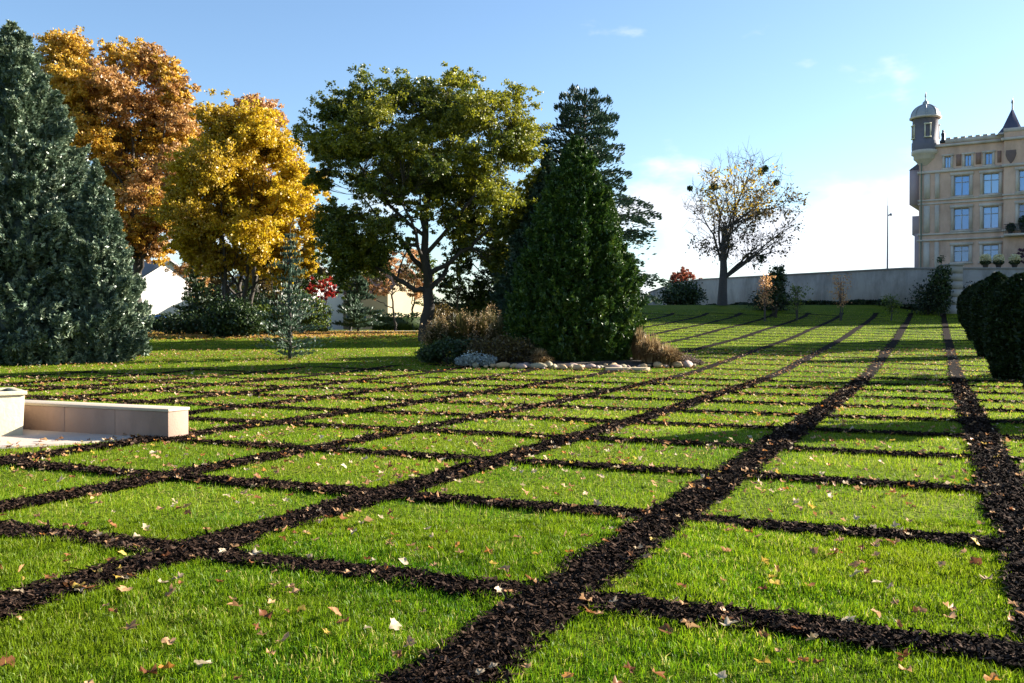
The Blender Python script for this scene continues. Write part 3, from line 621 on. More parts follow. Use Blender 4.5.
for px, D, L_, mt, nm, lb in ((212, 88, [(208,262,14),(222,275,14),(212,292,14),(228,255,12),(200,300,10)], [Mf_dark, Mf_brownfol], 'beech_tree', 'dark bushy tree behind the left side of the golden tree'),
        (303, 90, [(295,268,14),(312,262,14),(305,285,14),(290,292,12),(318,285,10),(325,268,12)], [Mf_green, Mf_brownfol], 'beech_tree', 'green and bronze tree behind the red maple'),
        (350, 88, [(345,262,14),(362,270,14),(352,285,13),(372,258,12),(338,290,10)], [Mf_dark, Mf_green], 'beech_tree', 'bushy green tree under the low left limb of the big tree'),
        (412, 96, [(415,258,14),(405,272,10),(428,270,14),(420,290,12)], [Mf_green, Mf_rust], 'beech_tree', 'green and russet tree right behind the big trunk'),
        (258, 92, [(250,270,14),(265,262,14),(262,285,14),(275,275,12),(245,290,12)], [Mf_dark, Mf_gold2], 'beech_tree', 'dark and amber tree behind the middle of the golden tree')):
    b_ = at(px, D); xs_m = sum(q[0] for q in L_) / len(L_); ys_m = sum(q[1] for q in L_) / len(L_)
    broadleaf(nm, lb, 'tree', b_, D, L_, (xs_m, ys_m), (26, 24), mt, leaf=.16, dens=1.1, trunk_r=.15, fork=1.5)
b_ = at(548, 54); conifer('added_spruce', 'dark spruce added in the gap between the big tree and the thuja', 'tree', b_, Zat(150, 54) - b_[2], [(0, 2.6), (.1, 3.3), (.3, 3.1), (.5, 2.4), (.7, 1.6), (.9, .6), (1, .1)], Mf_cedar, 5000, .6, .09, up=.5, lump=.2, per=24, spread=.4, core=.55, branches=200)  # added to widen the tree shadows on the left lawn
S(160, 78, [(0, 0, .6, 1.1, .6), (1.6, 0, .7, 1.0, .7), (-1.4, 0, .5, .9, .5), (3.0, .2, .6, 1.0, .6)], 'box_shrub', 'row of low dark shrubs in front of the dark blue car', Mf_dark, .11, 1600)
# trees beyond the right edge whose long shadows cross the lawn
for x_, D, hh, rr, lb in ((41, 56, 12.5, 3.4, 'tall tree beyond the right edge, behind the clipped yews'), (29, 35.5, 6.6, 1.6, 'small tree beyond the right edge, level with the nearest visible yew'), (17, 19.3, 5.4, 1.1, 'slim tree beyond the right edge, nearest to the camera')):
    b_ = np.array([x_, D, float(gz(x_, D))]); k_ = F / D; px = 512 + x_ * k_; py = HZ - (b_[2] + hh * .66 - H) * k_; r_ = rr * k_
    broadleaf('linden_tree', lb, 'tree', b_, D, [(px + r_ * .6 * math.cos(q), py + r_ * .9 * math.sin(q), r_ * .5) for q in np.arange(8) * .785] + [(px, py, r_ * .6)], (px, py), (r_ * 1.1, r_ * 1.4), [Mf_green], leaf=.2, dens=1.0, trunk_r=.2, fork=hh * .25)
# shrubs under the golden tree and behind
S(232, 60, [(0, 0, 1.3, 1.5, 1.2), (-.9, .3, .9, 1.0, .9), (.9, -.2, 1.0, 1.1, .9)], 'laurel_shrub', 'rounded dark green shrub at the foot of the golden tree', Mf_dark, .12, 3200)
S(262, 66, [(0, 0, 1.0, 1.2, 1.0), (1.2, 0, .8, 1.0, .8)], 'holly_shrub', 'low green shrub right of the golden tree', Mf_green, .12, 1500)
S(198, 64, [(0, 0, .7, 1.2, .7), (-1.5, 0, .6, 1.1, .6), (1.3, 0, .6, .9, .6)], 'box_shrub', 'low spreading dark shrub left of the golden tree', Mf_dark, .11, 1500)
S(280, 78, [(0, 0, 1.6, 1.4, 1.6), (1.6, 0, 1.3, 1.2, 1.3), (-1.8, 0, 1.4, 1.2, 1.3)], 'privet_shrub', 'tall dark shrub in front of the white house', Mf_dark, .14, 1500)
S(440, 62, [(0, 0, 1.2, 1.1, 1.1), (.9, 0, .8, .9, .8)], 'bronze_shrub', 'bronze leaved shrub just right of the big trunk', Mf_brownfol, .09, 1700)

S(300, 70, [(0, 0, 1.6, 1.3, 1.6), (1.3, 0, 1.2, 1.0, 1.2)], 'elder_shrub', 'tall loose green shrub left of the red maple', Mf_green, .13, 1500)
S(215, 70, [(0, 0, 1.8, 1.4, 1.7), (-1.5, .3, 1.3, 1.1, 1.2)], 'yew_shrub', 'tall dark shrub behind the low spreading one', Mf_dark, .14, 1800)
S(250, 73, [(0, 0, 2.2, 1.8, 2.0), (1.9, 0, 1.8, 1.3, 1.6)], 'yew_shrub', 'tallest dark shrub behind the stems of the golden tree', Mf_dark, .14, 1800)
b_ = at(276, 72); broadleaf('rowan_tree', 'small bronze tree between the golden tree and the young fir', 'tree', b_, 72, [(272,262,10),(284,275,10),(265,285,9),(290,262,8),(278,296,9)], (278, 278), (20, 24), [Mf_brownfol, Mf_red], leaf=.12, dens=1.2, trunk_r=.09, fork=1.2, lobe_tint=lambda x, y: .12)
b_ = at(186, 84); broadleaf('hornbeam_tree', 'small brown leaved tree in front of the white gable', 'tree', b_, 84, [(186,268,12),(200,262,12),(204,282,11),(196,300,9)], (194, 278), (16, 24), [Mf_brownfol, Mf_orange], leaf=.14, dens=1.0, trunk_r=.1, fork=1.5)
# ---- far hedges on the left, one by one
M_hedge_far = Mf_dark
def hedge_block(name, label, x0, x1, D, h, mat_, cat='hedge', leaf=.13, dens=90, thick=1.3):
    a = at(x0, D); b2 = at(x1, D); W = b2[0] - a[0]; root = empty(name, ((a[0] + b2[0]) / 2, D, min(a[2], b2[2])), label, cat)
    cr = MB(); n_ = int(W * h * dens * 2); P = np.stack([rng.uniform(-W / 2, W / 2, n_), rng.uniform(-thick / 2, thick / 2, n_), rng.random(n_) ** .8 * h], -1)
    P[:, 2] *= .85 + .3 * vnoise(P[:, 0] + 40, 0 * P[:, 0], 1.1, 6); leaf_quads(cr, P, leaf * 1.2)
    cr.box(-W / 2 + .1, W / 2 - .1, -thick * .35, thick * .35, 0, h * .8); cr.build('foliage', mat_, root)
    st = MB()
    for k in range(max(2, int(W))): st.tube([(-W / 2 + (k + .5) * W / max(2, int(W)), 0, -.1), (-W / 2 + (k + .5) * W / max(2, int(W)), 0, h * .7)], [.05, .03], 5)
    st.build('stem', M_bark, root); return root
hedge_block('clipped_hedge', 'dark clipped hedge closing the view under the big tree', 372, 425, 92, 1.6, Mf_dark)
hedge_block('clipped_hedge', 'long dark hedge behind the golden tree', 236, 318, 88, 1.3, Mf_dark)
hedge_block('clipped_hedge', 'dark hedge behind the thuja and the tall grasses', 425, 640, 84, 3.0, Mf_dark)
hedge_block('clipped_hedge', 'dark hedge behind the blue conifer', -120, 140, 96, 2.6, Mf_dark)
for px, D, lb in ((-70, 84, 'outermost tree behind the blue conifer, left of the picture edge'), (20, 90, 'green tree hidden behind the blue conifer')):
    b_ = at(px, D); broadleaf('linden_tree', lb, 'tree', b_, D, [(px - 30, 220, 28), (px + 28, 215, 28), (px, 175, 28), (px - 5, 240, 28), (px + 18, 190, 24)], (px, 215), (60, 70), [Mf_green], leaf=.22, dens=.5, trunk_r=.35, fork=4)

# bed and its plants
M_soil = stone('bed soil', [(.02, .014, .010), (.06, .042, .03)], 6, .95, .6)
mb = MB(); n_ = 64; t_ = np.arange(n_) * 2 * np.pi / n_; rings = []
for q, zz in ((0.001, .16), (.5, .16), (.85, .12), (1.0, .02)):
    x = 2.3 + 5.3 * q * np.cos(t_) * (1 + .04 * np.sin(5 * t_)); y = 39.2 + 4.2 * q * np.sin(t_) * (1 + .05 * np.cos(4 * t_)); rings.append(np.stack([x, y, gz(x, y) + zz], -1))
i = np.arange(n_); j = (i + 1) % n_
for q in range(3): mb.add(np.vstack([rings[q], rings[q + 1]]), np.stack([i, j, j + n_, i + n_], -1))
tag(mb.build('bed_soil', M_soil), 'mounded dark soil of the planting bed', 'soil', kind='structure')
def tall_grass(name, label, px, D, h, r, mat_, n_, group=None, lean=.25, plume=None, w=.012):
    b_ = at(px, D); b_[2] += .08; root = empty(name, tuple(b_), label, 'ornamental grass', group); cr = MB()
    a = rng.uniform(0, 6.28, n_); r0 = r * .35 * np.sqrt(rng.random(n_)); r1 = r0 + r * rng.random(n_) * .8; hh = h * rng.uniform(.5, 1.05, n_) * (1 - .35 * (r1 / r) ** 2 * .6)
    o = np.stack([np.cos(a), np.sin(a)], -1); j = rng.normal(0, .06 * r, (n_, 2)); sd_ = np.stack([-np.sin(a), np.cos(a), 0 * a], -1) * w
    p = [np.concatenate([o * r0[:, None] + j, np.zeros((n_, 1))], 1), np.concatenate([o * (r0 * .6 + r1 * .4)[:, None] + j, (hh * .62)[:, None]], 1), np.concatenate([o * r1[:, None] + j, (hh * (1 - lean * (r1 / r)))[:, None]], 1)]
    V = np.stack([p[0] - sd_, p[0] + sd_, p[1] + sd_, p[1] - sd_, p[2] + sd_ * .3, p[2] - sd_ * .3], 1).reshape(-1, 3); i = np.arange(n_)[:, None] * 6
    c = rng.random(n_); cr.add(V, np.vstack([i + [0, 1, 2, 3], i + [3, 2, 4, 5]]), np.concatenate([c, c]))
    cr.build('foliage', mat_, root)
    if plume is not None:
        pm = MB(); k = rng.choice(n_, n_ // 26); C = np.repeat(p[2][k], 26, 0) + rng.normal(0, 1, (len(k) * 26, 3)) * [.05, .05, .16]; leaf_quads(pm, C, .04, elong=2); pm.build('plume', plume, root)
    return root
Mf_tallg = foliage('tall grass green', [(.025, .03, .008, 0), (.06, .062, .014, .5), (.16, .12, .04, 1)], .3, .04)
for k, (px, D, h, r) in enumerate([(440, 41.5, 1.7, .9), (462, 41.0, 2.05, 1.0), (486, 41.3, 2.1, 1.0), (503, 40.2, 1.9, .9)]):
    tall_grass('tall_grass', ['shortest tall grass clump at the left end of the bed', 'second tall grass clump from the left end of the bed', 'tallest plumed grass clump behind the silver shrub', 'tall grass clump pressed against the thuja'][k], px, D, h, r, Mf_tallg, 1500, 'tall plumed grasses in the bed', plume=Mf_straw, w=.018)
for k, (px, D, h, r, lb) in enumerate([(540, 35.4, .75, .55, 'straw coloured grass tuft in front of the thuja'), (651, 36.6, 1.35, .85, 'large arching straw coloured grass at the right end of the bed'), (668, 35.8, .95, .8, 'low golden grass spilling over the right bed edge'), (640, 37.5, 1.5, .6, 'upright dry grass against the right side of the thuja')]):
    tall_grass('dry_grass_clump', lb, px, D, h, r, Mf_straw, 1100, 'dry grass clumps round the bed', lean=.5, w=.012)
def B(px, D, *a, **k):
    b_ = at(px, D); b_[2] += .05; return shrub(a[0], a[1], 'shrub', b_, a[2], *a[3:], **k)
B(474, 35.7, 'silver_shrub', 'low silver leaved shrub at the front of the bed', [(0, 0, .22, .45, .22), (.5, 0, .18, .35, .18), (-.4, .1, .15, .3, .15)], Mf_silver, .05, 1500)
B(450, 37.2, 'green_shrub', 'low dark green shrub left of the silver shrub', [(0, 0, .5, .7, .5), (.7, 0, .5, .6, .45), (-.8, .1, .3, .5, .3)], Mf_dark, .07, 1500)
B(425, 38.6, 'green_shrub', 'small yellow green shrub at the left tip of the bed', [(0, 0, .3, .4, .3), (.5, .2, .4, .4, .4)], Mf_green, .06, 900)
B(500, 36.6, 'bronze_shrub', 'dark bronze shrub behind the silver one', [(0, 0, .5, .7, .55), (.8, .1, .5, .6, .5), (-.9, .2, .5, .6, .5)], Mf_brownfol, .06, 1800)
B(685, 36.0, 'grey_heather', 'low grey brown heather at the right tip of the bed', [(0, 0, .15, .5, .16), (-.6, .1, .2, .45, .2), (.35, -.1, .1, .3, .1)], foliage('heather', [(.10, .07, .055), (.24, .18, .14)], .2, .03), .035, 1500)
M_stone = [stone('edge stone pale', [(.26, .22, .13), (.40, .34, .22)], 5, .85, .3), stone('edge stone ochre', [(.38, .24, .12), (.55, .38, .20)], 5, .85, .3), stone('edge stone pink', [(.30, .20, .17), (.45, .33, .28)], 5, .85, .3)]
def rock_mesh(seed):
    r_ = np.random.default_rng(seed); n_a, n_z = 9, 5; v = []
    for i in range(n_z):
        ph = -math.pi / 2 + math.pi * (i + .5) / n_z
        for j in range(n_a):
            q = r_.uniform(.8, 1.15); v.append((math.cos(ph) * math.cos(j * 2 * math.pi / n_a) * q, math.cos(ph) * math.sin(j * 2 * math.pi / n_a) * q * .75, math.sin(ph) * .6 * q + .35))
    v += [(0, 0, -.3), (0, 0, .95)]; f = [(i * n_a + j, i * n_a + (j + 1) % n_a, (i + 1) * n_a + (j + 1) % n_a, (i + 1) * n_a + j) for i in range(n_z - 1) for j in range(n_a)]
    mb = MB().add(v, f); mb.add(v, [(n_a * n_z, (j + 1) % n_a, j) for j in range(n_a)] + [(n_a * n_z + 1, (n_z - 1) * n_a + j, (n_z - 1) * n_a + (j + 1) % n_a) for j in range(n_a)])
    return mb
rocks = [rock_mesh(s) for s in range(5)]; rock_me = {}
for s_ in range(5):
    for m_ in range(3): o = rocks[s_].build('edge_stone', M_stone[m_], smooth=True); rock_me[s_, m_] = o.data; bpy.data.objects.remove(o)
big_stones = {4: 'larger pale rounded stone at the front edge of the bed', 5: 'largest pale stone at the front edge of the bed'}
for k in range(46):
    px = 478 + k * 4.75; aa = (px - 585) / 110.; D = 34.95 + .75 * aa * aa + rng.normal(0, .22); b_ = at(px + rng.normal(0, 1.3), D)
    sz = rng.gamma(5, .022) + .03; mi = int(rng.choice(3, p=[.3, .45, .25]))
    if k in (13, 15): sz, mi = .21 if k == 13 else .25, 0
    o = bpy.data.objects.new('edge_stone', rock_me[int(rng.integers(5)), mi]); COL.objects.link(o); o.location = (b_[0], b_[1], b_[2] + .02); o.scale = (sz * rng.uniform(1, 1.6), sz, sz); o.rotation_euler = (0, 0, rng.uniform(0, 6.28))
    lb = {13: 'larger pale rounded stone at the front of the bed edging', 15: 'largest pale stone of the bed edging'}.get(k, ('small pale stone', 'small ochre stone', 'small pinkish stone')[mi] + ' in the row edging the bed')
    tag(o, lb, 'stone', ('pale', 'ochre', 'pink')[mi] + ' edging stones round the bed')
M_slab = stone('flat slab', [(.34, .26, .16), (.48, .38, .25)], 2, .85, .2)
for px, w_, lb in ((618, 1.0, 'flat pale stone slab in the grass before the bed edging, left one'), (640, .8, 'flat pale stone slab in the grass before the bed edging, right one')):
    b_ = at(px, 34.3); mb = MB(); n_ = 14; t_ = np.arange(n_) * 2 * np.pi / n_; q = 1 + .12 * np.sin(3 * t_ + px)
    for (za, zb) in ((0, .09),):
        v = np.vstack([np.stack([w_ / 2 * q * np.cos(t_), .35 * q * np.sin(t_), 0 * t_ + zz], -1) for zz in (za, zb)] + [[(0, 0, zb)]]); i = np.arange(n_); j = (i + 1) % n_
        mb.add(v, np.stack([i, j, j + n_, i + n_], -1)); mb.add(v, np.stack([i + n_, j + n_, 0 * i + 2 * n_], -1))
    o = mb.build('stone_slab', M_slab); o.location = tuple(b_); tag(o, lb, 'stone')

# path on the left, beyond the big tree
M_path = stone('gravel path', [(.28, .24, .20), (.42, .37, .31)], 5, .95, .3)
pts = [(-60, 80), (-30, 78), (-18, 77), (-8, 75), (0, 76), (10, 82)]
P = np.array(pts, float); t_ = np.linspace(0, len(P) - 1, 60); cx_ = np.interp(t_, np.arange(len(P)), P[:, 0]); cy_ = np.interp(t_, np.arange(len(P)), P[:, 1])
v = np.vstack([np.stack([cx_, cy_ + d_, gz(cx_, cy_ + d_) + .10], -1) for d_ in (-1.2, 1.2)]); i = np.arange(59)
tag(MB().add(v, np.stack([i, i + 1, i + 61, i + 60], -1)).build('path', M_path), 'pale gravel path beyond the far lawn', 'path', kind='structure')

# ------------------------------------------------------------------ topiary row on the right
def topiary(px, D, x, label, vis=True, s=1.0, n_=2600):
    b_ = np.array([x, D, float(gz(x, D))])
    conifer('clipped_yew', label, 'topiary', b_, 3.2 * s, [(0, .72), (.12, .86), (.3, 1.0), (.52, 1.08), (.70, .98), (.84, .74), (.94, .42), (1, .1)], Mf_hedge, n_,   .22, .055, group='clipped yews in a row along the right side', up=.5, lump=.05, per=18, spread=.7, core=.86, trunk_r=.12)
for D, lb, n_ in ((16.8, 'clipped yew just right of the picture edge', 9000), (29.7, 'nearest and largest visible clipped yew at the right edge', 9000), (41, 'clipped yew second from the front at the right edge', 7000), (54, 'clipped yew third from the front, partly hidden by nearer ones', 2400), (68, 'farthest clipped yew, near the stone pillar', 1800)):
    topiary(0, D, .4465 * D + 2.65, lb, n_=n_, s={29.7: 1.03, 41: 1.13, 54: 1.06, 68: .94}.get(D, 1.0))

# ------------------------------------------------------------------ retaining wall, dark leafy bank strip for shade
M_wall = stone('grey retaining wall', [(.24, .215, .19), (.36, .325, .285), (.48, .44, .385)], .35, .9, .25, 5, streak=.45)
M_cap = stone('wall coping', [(.20, .19, .18), (.32, .30, .28)], 1, .9, .2)
WP = [(648, 128, 292), (655, 127.5, 289.5), (675, 124, 282.5), (700, 120, 278.8), (905, 90, 267.5)]
wl_pts = [((p - 512) / F * D, D, Zat(y_, D)) for p, D, y_ in WP]
root = empty('retaining_wall', (wl_pts[-1][0], wl_pts[-1][1], 3.7), 'long weathered grey retaining wall across the back of the sloping lawn', 'wall')
mb = MB(); cp = MB(); ox, oy, oz = root.location
for a, c in zip(wl_pts[:-1], wl_pts[1:]):
    for q in range(2):
        pass
    d_ = unit(np.array([c[0] - a[0], c[1] - a[1]])); n2 = np.array([-d_[1], d_[0]]);
    if n2[1] < 0: n2 = -n2
    def quadbox(mb_, o0, o1, zb, dz0, dz1, ee=0.0):
        v = []
        for pt, sg in ((a, -1), (c, 1)):
            for of in (o0, o1):
                v.append((pt[0] + n2[0] * of + d_[0] * ee * sg - ox, pt[1] + n2[1] * of + d_[1] * ee * sg - oy, (zb if zb is not None else pt[2] + dz0) - oz)); v.append((pt[0] + n2[0] * of + d_[0] * ee * sg - ox, pt[1] + n2[1] * of + d_[1] * ee * sg - oy, pt[2] + dz1 - oz))
        mb_.add(v, [(0, 1, 5, 4), (2, 6, 7, 3), (1, 3, 7, 5), (0, 4, 6, 2), (0, 2, 3, 1), (4, 5, 7, 6)])
    quadbox(mb, 0, .5, 2.5, 0, -.15); quadbox(cp, -.07, .57, None, -.148, 0)
mb.build('wall_face', M_wall, root); cp.build('coping', M_cap, root)
wx, wy, wz = wl_pts[-1]
r2 = empty('terrace_wall', (wx, wy, 3.7), 'grey stone terrace wall below the building, right of the wall corner', 'wall')
mb = MB().box(.01, 60, 0, .6, -1.3, wz - 3.7 - .15); mb.build('wall_face', M_wall, r2); MB().box(-.06, 60, -.07, .67, wz - 3.7 - .148, wz - 3.7).build('coping', M_cap, r2)
# terrace ground behind the walls
mb = MB(); poly = [(wx + 60, wy + .6), (wx + .3, wy + .6), (wl_pts[3][0] + .6, wl_pts[3][1] + .5), (wl_pts[0][0] + .4, wl_pts[0][1] + .6), (wl_pts[0][0] + .4, 400), (wx + 200, 400), (wx + 200, wy + .6)]
tz = [wz - .25, wz - .25, wl_pts[3][2] - .25, wl_pts[0][2] - .35, wl_pts[0][2] - .35, wz - .2, wz - .2]
v = [(p[0], p[1], z) for p, z in zip(poly, tz)] + [(wx + 30, 160, wz - .3)]
mb.add(v, [(7, (q + 1) % 7, q) for q in range(7)])
tag(mb.build('terrace_ground', M_lawn), 'raised terrace ground behind the walls', 'ground', kind='structure')
M_pill = stone('pillar stone', [(.22, .21, .20), (.36, .34, .32)], 2, .9, .3)
# square gate pillar
D = 86; b_ = at(951, D); root = empty('stone_pillar', tuple(b_), 'stone block pillar at the top of the lawn, beside the farthest yew', 'pillar')
pm = MB(); hh = Zat(266, D) - b_[2]; nb = 6
for k in range(nb): pm.box(-.75, .75, -.6, .6, k * hh / nb - (.3 if k == 0 else 0) + .015, (k + 1) * hh / nb - .015)
pm.box(-.70, .70, -.55, .55, -.3, hh - .02); pm.build('block_shaft', M_pill, root); MB().box(-.85, .85, -.7, .7, hh, hh + .14).build('cap', M_cap, root)
# dark leafy strip standing in for shade on the lawn below the wall
Mf_bush_shade = foliage('dark bush leaves and bank shade', [(.008, .016, .008, 0), (.02, .035, .014, .6), (.045, .06, .02, 1)], .15, .03)
ax, ay = wl_pts[0][0], wl_pts[0][1]; mb = MB()
def wall_y(x): return np.where(x < wx, ay + (wy - ay) * np.clip((x - ax) / (wx - ax), 0, 1), wy)
n_ = 26000; x = rng.uniform(9, wx + 14, n_); y0_ = wall_y(x) - 3.2 + 1.2 * vnoise(x, 0 * x, 3.0, 9); q = rng.random(n_); y = y0_ + (wall_y(x) - .3 - y0_) * q
leaf_quads(mb, np.stack([x, y, gz(x, y) + .05 + rng.random(n_) * .5 * (vnoise(x, y, 2.0, 3) * .9 + .1)], -1), .26)
gx = np.linspace(9, wx + 14, 90); gq = np.linspace(0, 1, 40); GX, GQ = np.meshgrid(gx, gq); GY0 = wall_y(GX) - 2.9 + 1.2 * vnoise(GX, 0 * GX, 3.0, 9); GY = GY0 + (wall_y(GX) - .2 - GY0) * GQ
GZ = gz(GX, GY) + .04 + .22 * vnoise(GX, GY, 1.3, 5); i = np.arange(39)[:, None] * 90 + np.arange(89)[None]
mb.add(np.stack([GX, GY, GZ], -1).reshape(-1, 3), np.stack([i, i + 1, i + 91, i + 90], -1).reshape(-1, 4), .3 * rng.random(39 * 89))
tag(mb.build('shade_cover', Mf_bush_shade), 'dark low shade cover standing in for lawn shade along the foot of the wall', 'shade cover', kind='stuff')
# shrubs and young trees along the wall
def wall_shrub(px, D, top, r, label, mat_, name='wall_shrub', n_=1500, leaf=.13, slim=False):
    b_ = at(px, D); h = Zat(top, D) - b_[2]
    bl_ = [(0, 0, h * .5, r, h * .5)] if not slim else [(0, 0, h * .45, r, h * .25), (.1, 0, h * .72, r * .8, h * .22)]
    return shrub(name, label, 'shrub', b_, bl_, mat_, leaf, n_)
wall_shrub(682, 104, 284, 2.3, 'dome shaped dark shrub against the left part of the wall', Mf_dark, 'round_shrub', 5200, .17)
b_ = at(681, 132); b_[2] = 5.6
broadleaf('cherry_tree', 'small reddish treetop showing over the wall behind the dome shaped shrub', 'tree', b_, 132, [(681, 272, 8), (676, 282, 8), (688, 281, 8)], (681, 276), (14, 14), [foliage('russet leaves', [(.22, .05, .03), (.36, .11, .06)], .35)], leaf=.22, dens=.7, trunk_r=.1, fork=1)
wall_shrub(775, 82, 262, 1.0, 'narrow dark evergreen crossing the top of the wall', Mf_dark, 'narrow_evergreen', 1300, .15, slim=True)
wall_shrub(770, 88, 292, 1.8, 'wide dark bush at the foot of the narrow evergreen', Mf_bush_shade, 'dark_bush', 2600)
wall_shrub(940, 84, 258, .9, 'dark upright juniper at the wall corner left of the pillar', Mf_dark, 'juniper', 2600, .14)
wall_shrub(928, 85, 282, 1.6, 'dark bush at the wall corner', Mf_bush_shade, 'dark_bush', 2600)
wall_shrub(975, 88, 285, 1.6, 'dark bush behind the farthest clipped yew', Mf_bush_shade, 'dark_bush', 3600)
wall_shrub(1003, 88, 283, 2.0, 'dark bush below the pale flower pots', Mf_bush_shade, 'dark_bush', 3600)
for k, (px, D, top, mt, lb) in enumerate([(765, 76, 277, Mf_rust, 'russet sapling in front of the narrow evergreen'), (797, 78, 286, Mf_green, 'green sapling between the two russet ones'), (841, 77, 277, Mf_rust, 'russet yellow sapling in the middle of the lawn top edge'), (891, 77, 297, Mf_green, 'smallest young sapling, below the lamp post')]):
    b_ = at(px, D); h = Zat(top, D) - b_[2]; root = empty('sapling', tuple(b_), lb, 'sapling', 'saplings along the top of the lawn'); tr = MB(); cr = MB()
    for q in range(3): tr.tube(curve((rng.normal(0, .05), 0, -.1), (rng.normal(0, .25), rng.normal(0, .25), h), 6, .04), np.linspace(.05, .012, 6), 5)
    pp = np.stack([rng.normal(0, .33, 60), rng.normal(0, .33, 60), h * rng.uniform(.35, 1, 60)], -1)
    for p_ in pp[::2]: tr.tube(curve((0, 0, p_[2] * .8), p_, 4), np.linspace(.015, .006, 4), 3, False)
    C = np.repeat(pp, 9, 0) + rng.normal(0, .16, (540, 3)); leaf_quads(cr, C, .10); tr.build('trunk', M_bark_grey, root); cr.build('crown', mt, root)

# bare oak in front of the wall
def bare_tree(px, D):
    b_ = at(px, D); b_[2] = min(b_[2], Zat(303, D)); root = empty('bare_tree', tuple(b_), 'nearly bare autumn tree in front of the left part of the wall', 'tree')
    s = D / F; Ht = Zat(146, D) - b_[2]; tr = MB(); cxr = (742 - px) * s; rxr = 60 * s; cz = Zat(212, D) - b_[2]; rz = 66 * s
    # attraction points fill the rounded crown; limbs reach a third of the way, then branches and twigs fork to the points
    tp = rand_dir(620) * (rng.random(620) ** .45)[:, None] * [rxr, rxr * .85, rz] + [cxr, 0, cz]; tp = tp[(tp[:, 2] > Ht * .24)]
    tr.tube([(0, 0, -.5), (.05, 0, Ht * .10), (.15, .05, Ht * .22), (.1, .1, Ht * .36), (.25, 0, Ht * .5)], [.55, .42, .36, .27, .2], 10)
    st = [np.array([.15, .05, Ht * .24]), np.array([.12, .05, Ht * .3]), np.array([.1, .1, Ht * .38]), np.array([.08, 0, Ht * .16]), np.array([.25, 0, Ht * .48])]
    def split(p, pts, r, dep):
        if len(pts) <= 2 or dep > 7:
            for q in pts:
                tr.tube(curve(p, q, 5, .2, .15), np.linspace(max(r * .7, .022), .012, 5), 3, False)
                for _ in range(3):
                    e = q + rng.normal(0, .4, 3) + [0, 0, .25]; tr.tube(curve(p + (q - p) * rng.uniform(.4, 1), e, 4, .2, .1), np.linspace(.016, .008, 4), 3, False)
            return
        K = 2 if len(pts) < 12 else 3; cen = pts[rng.choice(len(pts), K, replace=False)]
        for _ in range(5):
            lab = np.argmin(((pts[:, None] - cen[None]) ** 2).sum(-1), 1); cen = np.array([pts[lab == k].mean(0) if (lab == k).any() else cen[k] for k in range(K)])
        for k in range(K):
            q = pts[lab == k]
            if not len(q): continue
            rr = max(.02, r * (len(q) / len(pts)) ** .42); e = p + (cen[k] - p) * .5 + rng.normal(0, .12, 3); tr.tube(curve(p, e, 6, .16, .1), np.linspace(rr, rr * .8, 6), 7 if dep < 2 else 4, False); split(e, q, rr * .8, dep + 1)
    c5 = np.array([[-.6 * rxr + cxr, 0, cz], [-.2 * rxr + cxr, .4 * rxr, cz + .3 * rz], [cxr, -.3 * rxr, cz + .5 * rz], [cxr + .75 * rxr, 0, cz - .45 * rz], [cxr + .5 * rxr, .2, cz + .2 * rz]])
    lab = np.argmin(((tp[:, None] - c5[None]) ** 2).sum(-1), 1)
    for k in range(5): split(st[k], tp[lab == k], (.2, .2, .2, .23, .18)[k], 1)
    tr.build('trunk', M_bark_grey, root)
    u_ = (tp[:, 0] - cxr) / rxr; v_ = (tp[:, 2] - cz) / rz
    pk = np.where((u_ > .1) | (v_ < -.35), .50, .13) * np.where(v_ > .45, .1, 1); T = tp[rng.random(len(tp)) < pk]
    C = np.repeat(T, 16, 0) + rng.normal(0, .30, (len(T) * 16, 3)); cr = MB(); leaf_quads(cr, C, .17); cr.build('crown', Mf_brownfol, root)
    T = tp[(np.abs(u_ + .05) < .6) & (v_ > -.1) & (v_ < .6) & (rng.random(len(tp)) < .36)]
    C = np.repeat(T, 16, 0) + rng.normal(0, .34, (len(T) * 16, 3)); cr = MB(); leaf_quads(cr, C, .18); cr.build('crown', Mf_gold2, root)
    ms = tp[rng.choice(len(tp), 7, replace=False)]; mm_ = MB()
    for m_ in ms: leaf_quads(mm_, m_ + rand_dir(160) * (rng.random(160) ** .4)[:, None] * rng.uniform(.25, .45), .13)
    mm_.build('mistletoe', Mf_dark, root)
bare_tree(722, 92)

# lamp post on the terrace
D = 100; x = (887 - 512) / F * D; zb = 6.8; root = empty('lamp_post', (x, D, zb), 'thin lamp post standing alone on the terrace behind the wall', 'lamp post')
M_met = plain('grey metal', (.22, .22, .24), .5, .6); hh = Zat(206, D) - zb
MB().tube([(0, 0, -.3), (0, 0, hh * .5), (0, 0, hh)], [.10, .075, .045], 8).build('pole', M_met, root)
MB().tube([(0, 0, hh * .86), (.12, 0, hh * .87), (.38, 0, hh * .88)], [.05, .06, .16], 8).build('lamp_head', M_met, root)
MB().tube([(0, 0, hh), (0, 0, hh + 1.0)], [.02, .012], 6).build('finial', M_met, root)
